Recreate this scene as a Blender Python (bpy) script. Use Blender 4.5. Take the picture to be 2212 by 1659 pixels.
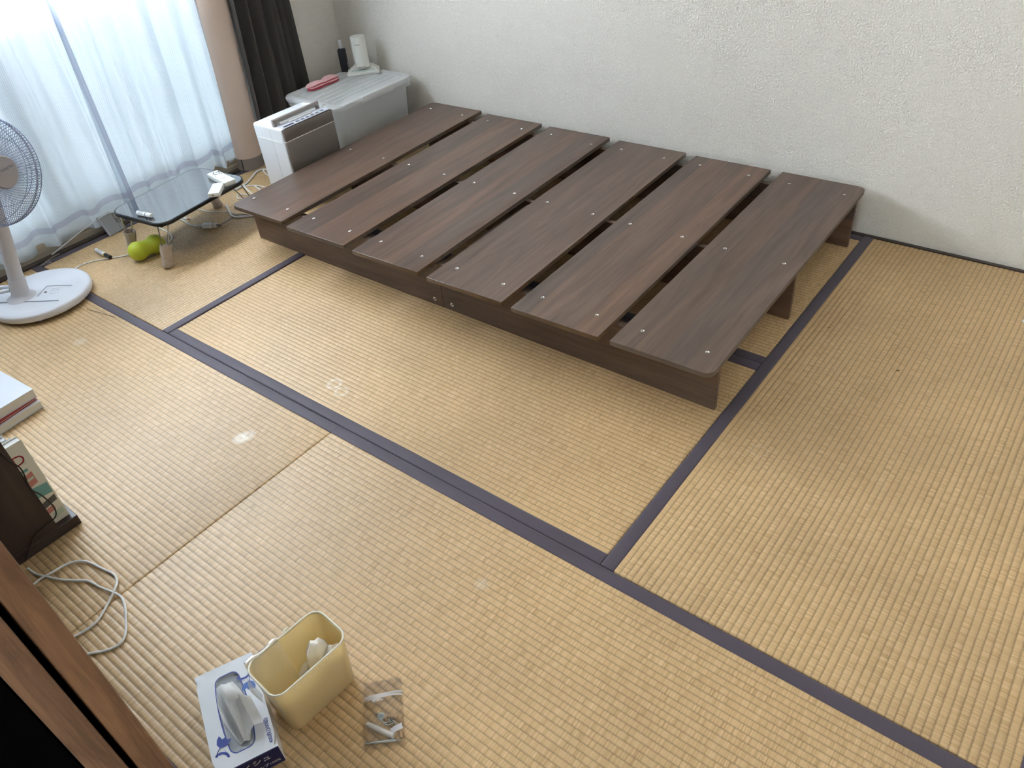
import bpy, bmesh, math, random
from mathutils import Vector, Matrix, Euler, Quaternion
random.seed(7)
for o in list(bpy.data.objects): bpy.data.objects.remove(o)
scene = bpy.context.scene
C = scene.collection
PI = math.pi

# ------------------------------------------------------------------ camera
W, H, FPX = 2212.0, 1659.0, 1671.33
CAM = Vector((3.25366, -2.69246, 1.44598))
ROT = Euler((0.889316, 0.081974, 0.656120), 'XYZ')
cd = bpy.data.cameras.new('camera'); cam = bpy.data.objects.new('camera', cd); C.objects.link(cam)
cd.sensor_fit = 'HORIZONTAL'; cd.sensor_width = 36.0; cd.lens = FPX * 36.0 / W
cd.clip_start = 0.02; cd.clip_end = 100
cam.location = CAM; cam.rotation_euler = ROT
scene.camera = cam
RM = ROT.to_matrix()

# ------------------------------------------------------------------ world and light
world = bpy.data.worlds.new('sky'); scene.world = world; world.use_nodes = True
wn = world.node_tree.nodes; wl = world.node_tree.links
wn.clear()
wo = wn.new('ShaderNodeOutputWorld'); bg = wn.new('ShaderNodeBackground')
bg.inputs['Color'].default_value = (0.48, 0.78, 1.0, 1); bg.inputs['Strength'].default_value = 2.9
wl.new(bg.outputs[0], wo.inputs[0])

def area(name, loc, rot, sx, sy, power, col):
    l = bpy.data.lights.new(name, 'AREA'); l.shape = 'RECTANGLE'; l.size = sx; l.size_y = sy
    l.energy = power; l.color = col
    o = bpy.data.objects.new(name, l); C.objects.link(o); o.location = loc; o.rotation_euler = rot
    return o
# daylight falling in through the balcony window
area('daylight_window', (-3.2, -1.6, 2.05), (0, -PI/2 + 0.2, 0), 0.6, 4.2, 2150, (0.95, 0.965, 1.0))
# added soft fill from the next room's side, where no window is built
area('fill_next_room', (3.4, -5.3, 1.5), (PI/2 - 0.05, 0, 0), 2.6, 1.7, 26, (1.0, 0.93, 0.84))

vs = scene.view_settings
vs.view_transform = 'Standard'; vs.look = 'None'; vs.gamma = 1.0; vs.use_curve_mapping = False
vs.exposure = 0.70

# ------------------------------------------------------------------ pixel helpers (photo frame -> point in the room)
def ray(u, v):
    return RM @ Vector(((u - W/2)/FPX, -(v - H/2)/FPX, -1.0))
def on(u, v, ax, val):
    d = ray(u, v); t = (val - CAM[ax]) / d[ax]; return CAM + d*t
def F(u, v, z=0.0): return on(u, v, 2, z)
def FX(u, v, x): return on(u, v, 0, x)
def FY(u, v, y): return on(u, v, 1, y)

# ------------------------------------------------------------------ materials
MATS = {}
def nodes_of(name):
    m = bpy.data.materials.new(name); m.use_nodes = True
    nt = m.node_tree; nt.nodes.clear()
    out = nt.nodes.new('ShaderNodeOutputMaterial')
    return m, nt, out
def pr(name, col, rough=0.5, metal=0.0, spec=0.5, trans=0.0, coat=0.0, bump=0.0, bscale=200.0, var=0.0, vscale=20.0, sheen=0.0, sss=0.0):
    if name in MATS: return MATS[name]
    m, nt, out = nodes_of(name)
    b = nt.nodes.new('ShaderNodeBsdfPrincipled')
    b.inputs['Base Color'].default_value = (*col, 1); b.inputs['Roughness'].default_value = rough
    b.inputs['Metallic'].default_value = metal; b.inputs['Specular IOR Level'].default_value = spec
    b.inputs['Transmission Weight'].default_value = trans; b.inputs['Coat Weight'].default_value = coat
    b.inputs['Sheen Weight'].default_value = sheen
    if sss: b.inputs['Subsurface Weight'].default_value = sss; b.inputs['Subsurface Radius'].default_value = (0.01, 0.01, 0.01)
    nt.links.new(b.outputs[0], out.inputs[0])
    tc = nt.nodes.new('ShaderNodeTexCoord')
    if bump:
        n = nt.nodes.new('ShaderNodeTexNoise'); n.inputs['Scale'].default_value = bscale; n.inputs['Detail'].default_value = 4
        bp = nt.nodes.new('ShaderNodeBump'); bp.inputs['Strength'].default_value = bump; bp.inputs['Distance'].default_value = 0.002
        nt.links.new(tc.outputs['Object'], n.inputs['Vector']); nt.links.new(n.outputs['Fac'], bp.inputs['Height'])
        nt.links.new(bp.outputs[0], b.inputs['Normal'])
    if var:
        n = nt.nodes.new('ShaderNodeTexNoise'); n.inputs['Scale'].default_value = vscale; n.inputs['Detail'].default_value = 5
        r = nt.nodes.new('ShaderNodeValToRGB')
        r.color_ramp.elements[0].position = 0.3; r.color_ramp.elements[1].position = 0.7
        r.color_ramp.elements[0].color = (*[c*(1-var) for c in col], 1); r.color_ramp.elements[1].color = (*[min(1, c*(1+var)) for c in col], 1)
        nt.links.new(tc.outputs['Object'], n.inputs['Vector']); nt.links.new(n.outputs['Fac'], r.inputs[0]); nt.links.new(r.outputs[0], b.inputs['Base Color'])
    MATS[name] = m
    return m

def film(name, col, clear, rough=0.15, gloss=0.12, transl=0.3):
    """thin see-through plastic / fabric: clear part passes straight through, rest scatters"""
    if name in MATS: return MATS[name]
    m, nt, out = nodes_of(name); N = nt.nodes.new; L = nt.links.new
    tr = N('ShaderNodeBsdfTransparent'); df = N('ShaderNodeBsdfDiffuse'); tl = N('ShaderNodeBsdfTranslucent'); gl = N('ShaderNodeBsdfGlossy')
    df.inputs[0].default_value = (*col, 1); tl.inputs[0].default_value = (*col, 1); gl.inputs['Roughness'].default_value = rough
    m1 = N('ShaderNodeMixShader'); m1.inputs[0].default_value = transl; L(df.outputs[0], m1.inputs[1]); L(tl.outputs[0], m1.inputs[2])
    m2 = N('ShaderNodeMixShader'); m2.inputs[0].default_value = clear; L(m1.outputs[0], m2.inputs[1]); L(tr.outputs[0], m2.inputs[2])
    fr = N('ShaderNodeFresnel'); fr.inputs[0].default_value = 1.45
    ad = N('ShaderNodeMath'); ad.operation = 'MULTIPLY'; ad.inputs[1].default_value = gloss/0.04; ad.use_clamp = True; L(fr.outputs[0], ad.inputs[0])
    m3 = N('ShaderNodeMixShader'); L(ad.outputs[0], m3.inputs[0]); L(m2.outputs[0], m3.inputs[1]); L(gl.outputs[0], m3.inputs[2])
    L(m3.outputs[0], out.inputs[0]); MATS[name] = m
    return m

def wood(name, axis, dark, light, rough=0.36, stave=16.0, tone=0.22, gscale=1.0, warm=0.5, bump=0.15):
    """printed or solid wood grain running along local axis 0/1/2, in staves across it"""
    if name in MATS: return MATS[name]
    m, nt, out = nodes_of(name); N = nt.nodes.new; L = nt.links.new
    b = N('ShaderNodeBsdfPrincipled'); L(b.outputs[0], out.inputs[0]); b.inputs['Roughness'].default_value = rough; b.inputs['IOR'].default_value = 1.52
    tc = N('ShaderNodeTexCoord'); oi = N('ShaderNodeObjectInfo')
    sp = N('ShaderNodeSeparateXYZ'); L(tc.outputs['Object'], sp.inputs[0])
    along = sp.outputs[axis]; ac = sp.outputs[(axis+1) % 3] if axis != 1 else sp.outputs[0]
    ac2 = sp.outputs[2] if axis != 2 else sp.outputs[1]
    if axis == 0: ac = sp.outputs[1]; 
    su = N('ShaderNodeMath'); su.operation = 'ADD'; L(ac, su.inputs[0]); L(ac2, su.inputs[1])
    rn = N('ShaderNodeMath'); rn.operation = 'MULTIPLY'; rn.inputs[1].default_value = 53.7; L(oi.outputs['Random'], rn.inputs[0])
    st = N('ShaderNodeMath'); st.operation = 'MULTIPLY_ADD'; st.inputs[1].default_value = stave; L(su.outputs[0], st.inputs[0]); L(rn.outputs[0], st.inputs[2])
    fl = N('ShaderNodeMath'); fl.operation = 'FLOOR'; L(st.outputs[0], fl.inputs[0])
    wnz = N('ShaderNodeTexWhiteNoise'); wnz.noise_dimensions = '1D'; L(fl.outputs[0], wnz.inputs['W'])
    # grain coordinates
    gy = N('ShaderNodeMath'); gy.operation = 'MULTIPLY_ADD'; gy.inputs[1].default_value = 2.2*gscale; L(along, gy.inputs[0])
    wv = N('ShaderNodeMath'); wv.operation = 'MULTIPLY_ADD'; wv.inputs[1].default_value = 31.0; L(wnz.outputs['Value'], wv.inputs[0]); L(rn.outputs[0], wv.inputs[2])
    L(wv.outputs[0], gy.inputs[2])
    gx = N('ShaderNodeMath'); gx.operation = 'MULTIPLY'; gx.inputs[1].default_value = 26.0*gscale; L(su.outputs[0], gx.inputs[0])
    cb = N('ShaderNodeCombineXYZ'); L(gx.outputs[0], cb.inputs[0]); L(gy.outputs[0], cb.inputs[1])
    n1 = N('ShaderNodeTexNoise'); n1.inputs['Scale'].default_value = 1.0; n1.inputs['Detail'].default_value = 7; n1.inputs['Roughness'].default_value = 0.62; n1.inputs['Distortion'].default_value = 0.9
    L(cb.outputs[0], n1.inputs['Vector'])
    gx2 = N('ShaderNodeVectorMath'); gx2.operation = 'MULTIPLY'; gx2.inputs[1].default_value = (9, 2.2, 1); L(cb.outputs[0], gx2.inputs[0])
    n2 = N('ShaderNodeTexNoise'); n2.inputs['Scale'].default_value = 1.0; n2.inputs['Detail'].default_value = 3; L(gx2.outputs[0], n2.inputs['Vector'])
    mx = N('ShaderNodeMath'); mx.operation = 'MULTIPLY_ADD'; mx.inputs[1].default_value = 0.28; L(n2.outputs['Fac'], mx.inputs[0]); L(n1.outputs['Fac'], mx.inputs[2])
    rp = N('ShaderNodeValToRGB'); rp.color_ramp.elements[0].position = 0.40; rp.color_ramp.elements[1].position = 0.86
    rp.color_ramp.elements[0].color = (*dark, 1); rp.color_ramp.elements[1].color = (*light, 1); L(mx.outputs[0], rp.inputs[0])
    # stave tone
    tn = N('ShaderNodeMapRange'); tn.inputs['To Min'].default_value = 1-tone; tn.inputs['To Max'].default_value = 1+tone; L(wnz.outputs['Value'], tn.inputs['Value'])
    hs = N('ShaderNodeHueSaturation'); L(rp.outputs[0], hs.inputs['Color']); L(tn.outputs[0], hs.inputs['Value'])
    sr = N('ShaderNodeMapRange'); sr.inputs['To Min'].default_value = 1-warm; sr.inputs['To Max'].default_value = 1+warm*0.6; L(wnz.outputs['Color'], sr.inputs['Value'])
    L(sr.outputs[0], hs.inputs['Saturation'])
    L(hs.outputs[0], b.inputs['Base Color'])
    if bump:
        bp = N('ShaderNodeBump'); bp.inputs['Strength'].default_value = bump; bp.inputs['Distance'].default_value = 0.0006; L(n2.outputs['Fac'], bp.inputs['Height']); L(bp.outputs[0], b.inputs['Normal'])
    MATS[name] = m
    return m

def tatami_mat():
    """woven rush: strands across each ridge (u = along the mat, v = across, metres)"""
    m, nt, out = nodes_of('tatami_rush'); N = nt.nodes.new; L = nt.links.new
    b = N('ShaderNodeBsdfPrincipled'); L(b.outputs[0], out.inputs[0])
    b.inputs['Roughness'].default_value = 0.5; b.inputs['Specular IOR Level'].default_value = 0.6; b.inputs['Coat Weight'].default_value = 0.14; b.inputs['Coat Roughness'].default_value = 0.34
    uv = N('ShaderNodeUVMap'); sp = N('ShaderNodeSeparateXYZ'); L(uv.outputs[0], sp.inputs[0])
    oi = N('ShaderNodeObjectInfo')
    rd = N('ShaderNodeMath'); rd.operation = 'DIVIDE'; rd.inputs[1].default_value = PITCH; L(sp.outputs[1], rd.inputs[0])
    fl = N('ShaderNodeMath'); fl.operation = 'FLOOR'; L(rd.outputs[0], fl.inputs[0])
    ff = N('ShaderNodeMath'); ff.operation = 'FRACT'; L(rd.outputs[0], ff.inputs[0])
    def strands(su, sidx, det):
        mu = N('ShaderNodeMath'); mu.operation = 'MULTIPLY'; mu.inputs[1].default_value = su; L(sp.outputs[0], mu.inputs[0])
        mi = N('ShaderNodeMath'); mi.operation = 'MULTIPLY'; mi.inputs[1].default_value = sidx; L(fl.outputs[0], mi.inputs[0])
        cb = N('ShaderNodeCombineXYZ'); L(mu.outputs[0], cb.inputs[0]); L(mi.outputs[0], cb.inputs[1])
        rm = N('ShaderNodeMath'); rm.operation = 'MULTIPLY'; rm.inputs[1].default_value = 91.0; L(oi.outputs['Random'], rm.inputs[0]); L(rm.outputs[0], cb.inputs[2])
        n = N('ShaderNodeTexNoise'); n.inputs['Scale'].default_value = 1.0; n.inputs['Detail'].default_value = det; L(cb.outputs[0], n.inputs['Vector'])
        return n.outputs['Fac']
    s1 = strands(450.0, 17.3, 2.5)      # single strands
    s2 = strands(200.0, 7.1, 2.0)        # bundles
    big = N('ShaderNodeTexNoise'); big.inputs['Scale'].default_value = 2.2; big.inputs['Detail'].default_value = 3
    geo = N('ShaderNodeNewGeometry'); L(geo.outputs['Position'], big.inputs['Vector'])
    rp = N('ShaderNodeValToRGB'); e = rp.color_ramp.elements
    e[0].position = 0.32; e[0].color = (0.45, 0.285, 0.125, 1); e[1].position = 0.68; e[1].color = (0.76, 0.53, 0.29, 1)
    k = rp.color_ramp.elements.new(0.46); k.color = (0.605, 0.40, 0.19, 1)
    mixs = N('ShaderNodeMath'); mixs.operation = 'MULTIPLY_ADD'; mixs.inputs[1].default_value = 0.76; L(s1, mixs.inputs[0])
    m2 = N('ShaderNodeMath'); m2.operation = 'MULTIPLY'; m2.inputs[1].default_value = 0.24; L(s2, m2.inputs[0]); L(m2.outputs[0], mixs.inputs[2])
    L(mixs.outputs[0], rp.inputs[0])
    # groove thread, a little browner
    gd = N('ShaderNodeMath'); gd.operation = 'PINGPONG'; gd.inputs[1].default_value = 0.5; L(ff.outputs[0], gd.inputs[0])
    gr = N('ShaderNodeMapRange'); gr.inputs['From Min'].default_value = 0.02; gr.inputs['From Max'].default_value = 0.17; gr.inputs['To Min'].default_value = 0.62; gr.inputs['To Max'].default_value = 1.0; L(gd.outputs[0], gr.inputs['Value'])
    bigr = N('ShaderNodeMapRange'); bigr.inputs['From Min'].default_value = 0.3; bigr.inputs['From Max'].default_value = 0.7; bigr.inputs['To Min'].default_value = 0.88; bigr.inputs['To Max'].default_value = 1.1; L(big.outputs['Fac'], bigr.inputs['Value'])
    vm = N('ShaderNodeMath'); vm.operation = 'MULTIPLY'; L(gr.outputs[0], vm.inputs[0]); L(bigr.outputs[0], vm.inputs[1])
    hs = N('ShaderNodeHueSaturation'); L(rp.outputs[0], hs.inputs['Color']); L(vm.outputs[0], hs.inputs['Value'])
    col = hs.outputs[0]
    # pale dried rings and smears left on the mats
    for (cx, cy, r, wdt, amt) in STAINS:
        ds = N('ShaderNodeVectorMath'); ds.operation = 'DISTANCE'; ds.inputs[1].default_value = (cx, cy, 0.0); L(geo.outputs['Position'], ds.inputs[0])
        sb = N('ShaderNodeMath'); sb.operation = 'SUBTRACT'; sb.inputs[1].default_value = r; L(ds.outputs['Value'], sb.inputs[0])
        ab = N('ShaderNodeMath'); ab.operation = 'ABSOLUTE'; L(sb.outputs[0], ab.inputs[0])
        mr = N('ShaderNodeMapRange'); mr.inputs['From Min'].default_value = 0.0; mr.inputs['From Max'].default_value = wdt; mr.inputs['To Min'].default_value = amt; mr.inputs['To Max'].default_value = 0.0; L(ab.outputs[0], mr.inputs['Value'])
        mk = N('ShaderNodeMath'); mk.operation = 'MULTIPLY'; L(mr.outputs[0], mk.inputs[0]); L(s2, mk.inputs[1])
        mx = N('ShaderNodeMix'); mx.data_type = 'RGBA'; L(mk.outputs[0], mx.inputs['Factor']); L(col, mx.inputs['A']); mx.inputs['B'].default_value = (0.9, 0.86, 0.74, 1)
        col = mx.outputs['Result']
    L(col, b.inputs['Base Color'])
    bp = N('ShaderNodeBump'); bp.inputs['Strength'].default_value = 0.4; bp.inputs['Distance'].default_value = 0.001
    L(mixs.outputs[0], bp.inputs['Height']); L(bp.outputs[0], b.inputs['Normal'])
    return m

def lace_mat(name, clear0, clear1, col):
    m, nt, out = nodes_of(name); N = nt.nodes.new; L = nt.links.new
    uv = N('ShaderNodeUVMap'); sp = N('ShaderNodeSeparateXYZ'); L(uv.outputs[0], sp.inputs[0])
    mu = N('ShaderNodeMath'); mu.operation = 'MULTIPLY'; mu.inputs[1].default_value = 2*PI/0.0075; L(sp.outputs[0], mu.inputs[0])
    sn = N('ShaderNodeMath'); sn.operation = 'SINE'; L(mu.outputs[0], sn.inputs[0])
    cb = N('ShaderNodeCombineXYZ')
    a = N('ShaderNodeMath'); a.operation = 'MULTIPLY'; a.inputs[1].default_value = 700; L(sp.outputs[0], a.inputs[0])
    c2 = N('ShaderNodeMath'); c2.operation = 'MULTIPLY'; c2.inputs[1].default_value = 180; L(sp.outputs[1], c2.inputs[0])
    L(a.outputs[0], cb.inputs[0]); L(c2.outputs[0], cb.inputs[1])
    nz = N('ShaderNodeTexNoise'); nz.inputs['Scale'].default_value = 1.0; nz.inputs['Detail'].default_value = 2; L(cb.outputs[0], nz.inputs['Vector'])
    sm = N('ShaderNodeMath'); sm.operation = 'MULTIPLY_ADD'; sm.inputs[1].default_value = 2.2; L(nz.outputs['Fac'], sm.inputs[0]); L(sn.outputs[0], sm.inputs[2])
    mr = N('ShaderNodeMapRange'); mr.inputs['From Min'].default_value = 0.2; mr.inputs['From Max'].default_value = 2.0; mr.inputs['To Min'].default_value = clear0; mr.inputs['To Max'].default_value = clear1; L(sm.outputs[0], mr.inputs['Value'])
    tr = N('ShaderNodeBsdfTransparent'); df = N('ShaderNodeBsdfDiffuse'); tl = N('ShaderNodeBsdfTranslucent')
    df.inputs[0].default_value = (*col, 1); tl.inputs[0].default_value = (*col, 1)
    m1 = N('ShaderNodeMixShader'); m1.inputs[0].default_value = 0.74; L(df.outputs[0], m1.inputs[1]); L(tl.outputs[0], m1.inputs[2])
    m2 = N('ShaderNodeMixShader'); L(mr.outputs[0], m2.inputs[0]); L(m1.outputs[0], m2.inputs[1]); L(tr.outputs[0], m2.inputs[2])
    L(m2.outputs[0], out.inputs[0])
    return m

def wall_mat(name, col):
    m, nt, out = nodes_of(name); N = nt.nodes.new; L = nt.links.new
    b = N('ShaderNodeBsdfPrincipled'); L(b.outputs[0], out.inputs[0]); b.inputs['Roughness'].default_value = 0.75
    tc = N('ShaderNodeTexCoord')
    n = N('ShaderNodeTexNoise'); n.inputs['Scale'].default_value = 130; n.inputs['Detail'].default_value = 3; n.inputs['Roughness'].default_value = 0.55; n.inputs['Distortion'].default_value = 0.6; L(tc.outputs['Object'], n.inputs['Vector'])
    v = N('ShaderNodeTexVoronoi'); v.inputs['Scale'].default_value = 190; L(tc.outputs['Object'], v.inputs['Vector'])
    ad = N('ShaderNodeMath'); ad.operation = 'MULTIPLY_ADD'; ad.inputs[1].default_value = 0.45; L(v.outputs['Distance'], ad.inputs[0]); L(n.outputs['Fac'], ad.inputs[2])
    bp = N('ShaderNodeBump'); bp.inputs['Strength'].default_value = 1.0; bp.inputs['Distance'].default_value = 0.004; L(ad.outputs[0], bp.inputs['Height']); L(bp.outputs[0], b.inputs['Normal'])
    b.inputs['Base Color'].default_value = (*col, 1)
    return m

# ------------------------------------------------------------------ mesh helpers
class MB:
    def __init__(s): s.v = []; s.f = []; s.uv = []
    def add(s, vs, fs, uvs=None):
        o = len(s.v); s.v += [tuple(p) for p in vs]; s.f += [tuple(i+o for i in f) for f in fs]
        s.uv += uvs if uvs else [(0.0, 0.0)]*len(vs)
        return s
    def box(s, lo, hi):
        x0, y0, z0 = lo; x1, y1, z1 = hi
        return s.add([(x0,y0,z0),(x1,y0,z0),(x1,y1,z0),(x0,y1,z0),(x0,y0,z1),(x1,y0,z1),(x1,y1,z1),(x0,y1,z1)],
                     [(0,3,2,1),(4,5,6,7),(0,1,5,4),(1,2,6,5),(2,3,7,6),(3,0,4,7)])
    def bbox(s, lo, hi, b=0.003, seg=2):
        bm = bmesh.new(); bmesh.ops.create_cube(bm, size=1)
        for v in bm.verts: v.co = Vector([lo[i] + (v.co[i]+0.5)*(hi[i]-lo[i]) for i in range(3)])
        bmesh.ops.bevel(bm, geom=bm.edges[:], offset=b, segments=seg, profile=0.5, affect='EDGES')
        bm.verts.index_update(); s.add([v.co[:] for v in bm.verts], [[v.index for v in f.verts] for f in bm.faces]); bm.free(); return s
    def loft(s, loops, cap0=True, cap1=True):
        n = len(loops[0]); vs = [p for l in loops for p in l]; fs = []
        for k in range(len(loops)-1):
            for i in range(n):
                j = (i+1) % n; fs.append((k*n+i, k*n+j, (k+1)*n+j, (k+1)*n+i))
        if cap0: fs.append(tuple(range(n-1, -1, -1)))
        if cap1: fs.append(tuple((len(loops)-1)*n+i for i in range(n)))
        return s.add(vs, fs)
    def lathe(s, prof, seg=32, c=(0,0,0), cap0=True, cap1=True):
        return s.loft([[(c[0]+r*math.cos(2*PI*i/seg), c[1]+r*math.sin(2*PI*i/seg), c[2]+z) for i in range(seg)] for r, z in prof], cap0, cap1)
    def tube(s, pts, r, seg=8, closed=False):
        pts = [Vector(p) for p in pts]; n = len(pts); loops = []
        up = Vector((0.13, 0.27, 0.95)).normalized()
        for i in range(n):
            if closed: t = pts[(i+1) % n]-pts[i-1]
            else: t = pts[min(i+1, n-1)]-pts[max(i-1, 0)]
            t = t.normalized() if t.length > 1e-9 else Vector((0,0,1))
            a = t.cross(up)
            if a.length < 1e-3: a = t.cross(Vector((1,0,0)))
            a.normalize(); b = a.cross(t)
            rr = r[i] if isinstance(r, (list, tuple)) else r
            loops.append([pts[i] + a*(rr*math.cos(2*PI*k/seg)) + b*(rr*math.sin(2*PI*k/seg)) for k in range(seg)])
        if closed: loops.append(loops[0]); return s.loft(loops, False, False)
        return s.loft(loops)
    def grid(s, fn, nu, nv, uvfn=None):
        vs = []; uvs = []; fs = []
        for j in range(nv+1):
            for i in range(nu+1):
                p = fn(i/nu, j/nv); vs.append(tuple(p)); uvs.append(uvfn(i/nu, j/nv) if uvfn else (i/nu, j/nv))
        for j in range(nv):
            for i in range(nu):
                a = j*(nu+1)+i; fs.append((a, a+1, a+nu+2, a+nu+1))
        return s.add(vs, fs, uvs)
    def poly(s, pts, z0, z1):
        return s.loft([[(p[0], p[1], z0) for p in pts], [(p[0], p[1], z1) for p in pts]])
    def xf(s, M):
        s.v = [tuple(M @ Vector(p)) for p in s.v]; return s
    def build(s, name, mat, parent=None, smooth=35, uv=False, loc=None, rot=None):
        me = bpy.data.meshes.new(name); me.from_pydata(s.v, [], s.f)
        bm = bmesh.new(); bm.from_mesh(me); bmesh.ops.recalc_face_normals(bm, faces=bm.faces[:]) if not uv else None; bm.to_mesh(me); bm.free()
        if uv:
            l = me.uv_layers.new(name='UVMap')
            for lp in me.loops: l.data[lp.index].uv = s.uv[lp.vertex_index]
        if smooth:
            for p in me.polygons: p.use_smooth = True
            me.set_sharp_from_angle(angle=math.radians(smooth))
        me.update()
        me.materials.append(mat)
        o = bpy.data.objects.new(name, me); C.objects.link(o)
        if parent: o.parent = parent
        if loc is not None: o.location = loc
        if rot is not None: o.rotation_euler = rot
        return o

def rrect(w, d, r, seg=6, cx=0, cy=0):
    pts = []
    for sx, sy, a0 in ((1,1,0), (-1,1,90), (-1,-1,180), (1,-1,270)):
        for k in range(seg+1):
            a = math.radians(a0 + 90*k/seg)
            pts.append((cx + sx*(w/2-r) + r*math.cos(a), cy + sy*(d/2-r) + r*math.sin(a)))
    return pts
def at_z(pts, z): return [(p[0], p[1], z) for p in pts]
def cat(pts, n=8, closed=False):
    P = [Vector(p) for p in pts]; out = []; m = len(P)
    for i in range(m if closed else m-1):
        p0 = P[i-1] if (i or closed) else P[0]; p1 = P[i]; p2 = P[(i+1) % m]; p3 = P[(i+2) % m] if (closed or i+2 < m) else P[-1]
        for k in range(n):
            t = k/n
            out.append(0.5*((2*p1) + (p2-p0)*t + (2*p0-5*p1+4*p2-p3)*t*t + (3*p1-p0-3*p2+p3)*t**3))
    if not closed: out.append(P[-1])
    return out
def tag(o, label=None, cat_=None, group=None, kind=None):
    if label: o['label'] = label
    if cat_: o['category'] = cat_
    if group: o['group'] = group
    if kind: o['kind'] = kind
    return o
def thing(name, label, cat_, loc=(0,0,0), rz=0, group=None):
    o = bpy.data.objects.new(name, None); C.objects.link(o); o.empty_display_size = 0.05
    o.location = loc; o.rotation_euler = (0, 0, rz)
    return tag(o, label, cat_, group)
def copy_tree(o, parent=None):
    c = o.copy(); C.objects.link(c); c.parent = parent
    for ch in list(o.children): copy_tree(ch, c)
    return c
def text_mesh(txt, size, mat, name, parent, loc, rot, depth=0.0002, align='CENTER'):
    cu = bpy.data.curves.new(name, 'FONT'); cu.body = txt; cu.size = size; cu.align_x = align; cu.align_y = 'CENTER'; cu.extrude = depth; cu.resolution_u = 3
    t = bpy.data.objects.new(name+'_src', cu); C.objects.link(t)
    dg = bpy.context.evaluated_depsgraph_get(); me = bpy.data.meshes.new_from_object(t.evaluated_get(dg))
    bpy.data.objects.remove(t); me.name = name
    me.materials.clear(); me.materials.append(mat)
    o = bpy.data.objects.new(name, me); C.objects.link(o); o.parent = parent; o.location = loc; o.rotation_euler = rot
    return o

# ------------------------------------------------------------------ the room: floor
M = 0.88; X0 = -0.055; X3 = 4*M; YB = -2.648; PITCH = 0.0157; HERI = 0.036
def f2(u, v): p = F(u, v, 0); return (p.x, p.y)
STAINS = [(*f2(722, 828), 0.020, 0.008, 0.9), (*f2(737, 845), 0.018, 0.006, 0.8), (*f2(520, 946), 0.010, 0.018, 1.2), (*f2(535, 940), 0.012, 0.012, 0.8),
          (*f2(172, 738), 0.006, 0.022, 0.6), (*f2(1040, 1262), 0.004, 0.016, 0.6), (*f2(1640, 975), 0.02, 0.004, 0.25)]
M_tatami = tatami_mat()
M_heri = pr('border_cloth', (0.070, 0.052, 0.076), 0.58, bump=0.25, bscale=900, var=0.08, vscale=6, sheen=0.25)
floor = MB().box((X0-0.03, YB-0.1, -0.08), (X3+0.02, 0.03, -0.03)).build('floor', pr('subfloor', (0.02, 0.015, 0.01), 0.9), smooth=0)
tag(floor, 'tatami mat floor', kind='structure')

def mat_piece(x0, x1, y0, y1, along, dz):
    """one tatami: along = 0 (x) or 1 (y) is its long direction; ridges run along it, cloth borders on the long sides"""
    g = 0.0009
    L0, L1 = ((x0, x1) if along == 0 else (y0, y1)); A0, A1 = ((y0, y1) if along == 0 else (x0, x1))
    L0 += g; L1 -= g; A0 += g; A1 -= g
    a0, a1 = A0+HERI-0.002, A1-HERI+0.002
    n = int(round((a1-a0)/PITCH)); pit = (a1-a0)/n; per = 7
    prof = []
    for i in range(n):
        for k in range(per):
            t = (k/per)*2-1
            prof.append((a0+(i+(k/per))*pit, -0.0014+0.0014*(1-t*t)**0.5, i+k/per))
    prof.append((a1, -0.0014, n))
    mb = MB(); nl = 6
    off = random.random()*9
    vs = []; uvs = []; fs = []
    rows = [(L0, -0.006), (L0+0.0005, -0.0018), (L0+0.002, -0.0005), (L0+0.006, 0.0), (L1-0.006, 0.0), (L1-0.002, -0.0005), (L1-0.0005, -0.0018), (L1, -0.006)]
    nl = len(rows)-1
    for (l, drop) in rows:
        for (a, z, idx) in prof:
            vs.append((l, a, z+dz+drop) if along == 0 else (a, l, z+dz+drop)); uvs.append((l+off, idx*PITCH))
    m = len(prof)
    for q in range(nl):
        for i in range(m-1):
            f = (q*m+i, (q+1)*m+i, (q+1)*m+i+1, q*m+i+1)
            fs.append(f if along == 0 else f[::-1])
    # skirt at the short ends and base
    mb.add(vs, fs, uvs)
    for q in (0, nl):
        l = L0 if q == 0 else L1
        base = len(mb.v); vs2 = []; fs2 = []
        for (a, z, idx) in prof:
            vs2 += [(l, a, z+dz-0.006), (l, a, -0.03)] if along == 0 else [(a, l, z+dz-0.006), (a, l, -0.03)]
        for i in range(m-1): fs2.append((2*i, 2*i+1, 2*i+3, 2*i+2))
        mb.add(vs2, fs2, [(l+off, (i//2)/7*PITCH) for i in range(2*m)])
    o = mb.build('tatami_mat', M_tatami, floor, smooth=60, uv=True)
    for side in (0, 1):
        b0, b1 = (A0, A0+HERI) if side == 0 else (A1-HERI, A1)
        pf = [(b0, -0.03), (b0, -0.002), (b0+0.0015, 0.0003), (b0+0.006, 0.0010), (b1-0.006, 0.0010), (b1-0.0015, 0.0003), (b1, -0.002), (b1, -0.03)]
        seg = 40; loops = []
        for q in range(seg+1):
            l = L0 + (L1-L0)*q/seg; wob = 0.0006*math.sin(l*9+side+dz*3000) + 0.0004*math.sin(l*23)
            lp = []
            for k, (a, z) in enumerate(pf):
                inner = (k >= 4) if side == 0 else (k <= 3)
                aa = a + (wob if inner else 0); lp.append((l, aa, z+dz) if along == 0 else (aa, l, z+dz))
            loops.append(lp)
        MB().loft(loops).build('cloth_border', M_heri, o, smooth=50)
    return o
mat_piece(X0, M, -2*M, 0, 1, 0.0)
mat_piece(M, 3*M, -M, 0, 0, -0.0008)
mat_piece(M, 3*M, -2*M, -M, 0, -0.0014)
mat_piece(3*M, X3, -2*M, 0, 1, 0.0012)
mat_piece(X0, 2*M, YB, -2*M, 0, -0.0004)
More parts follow.
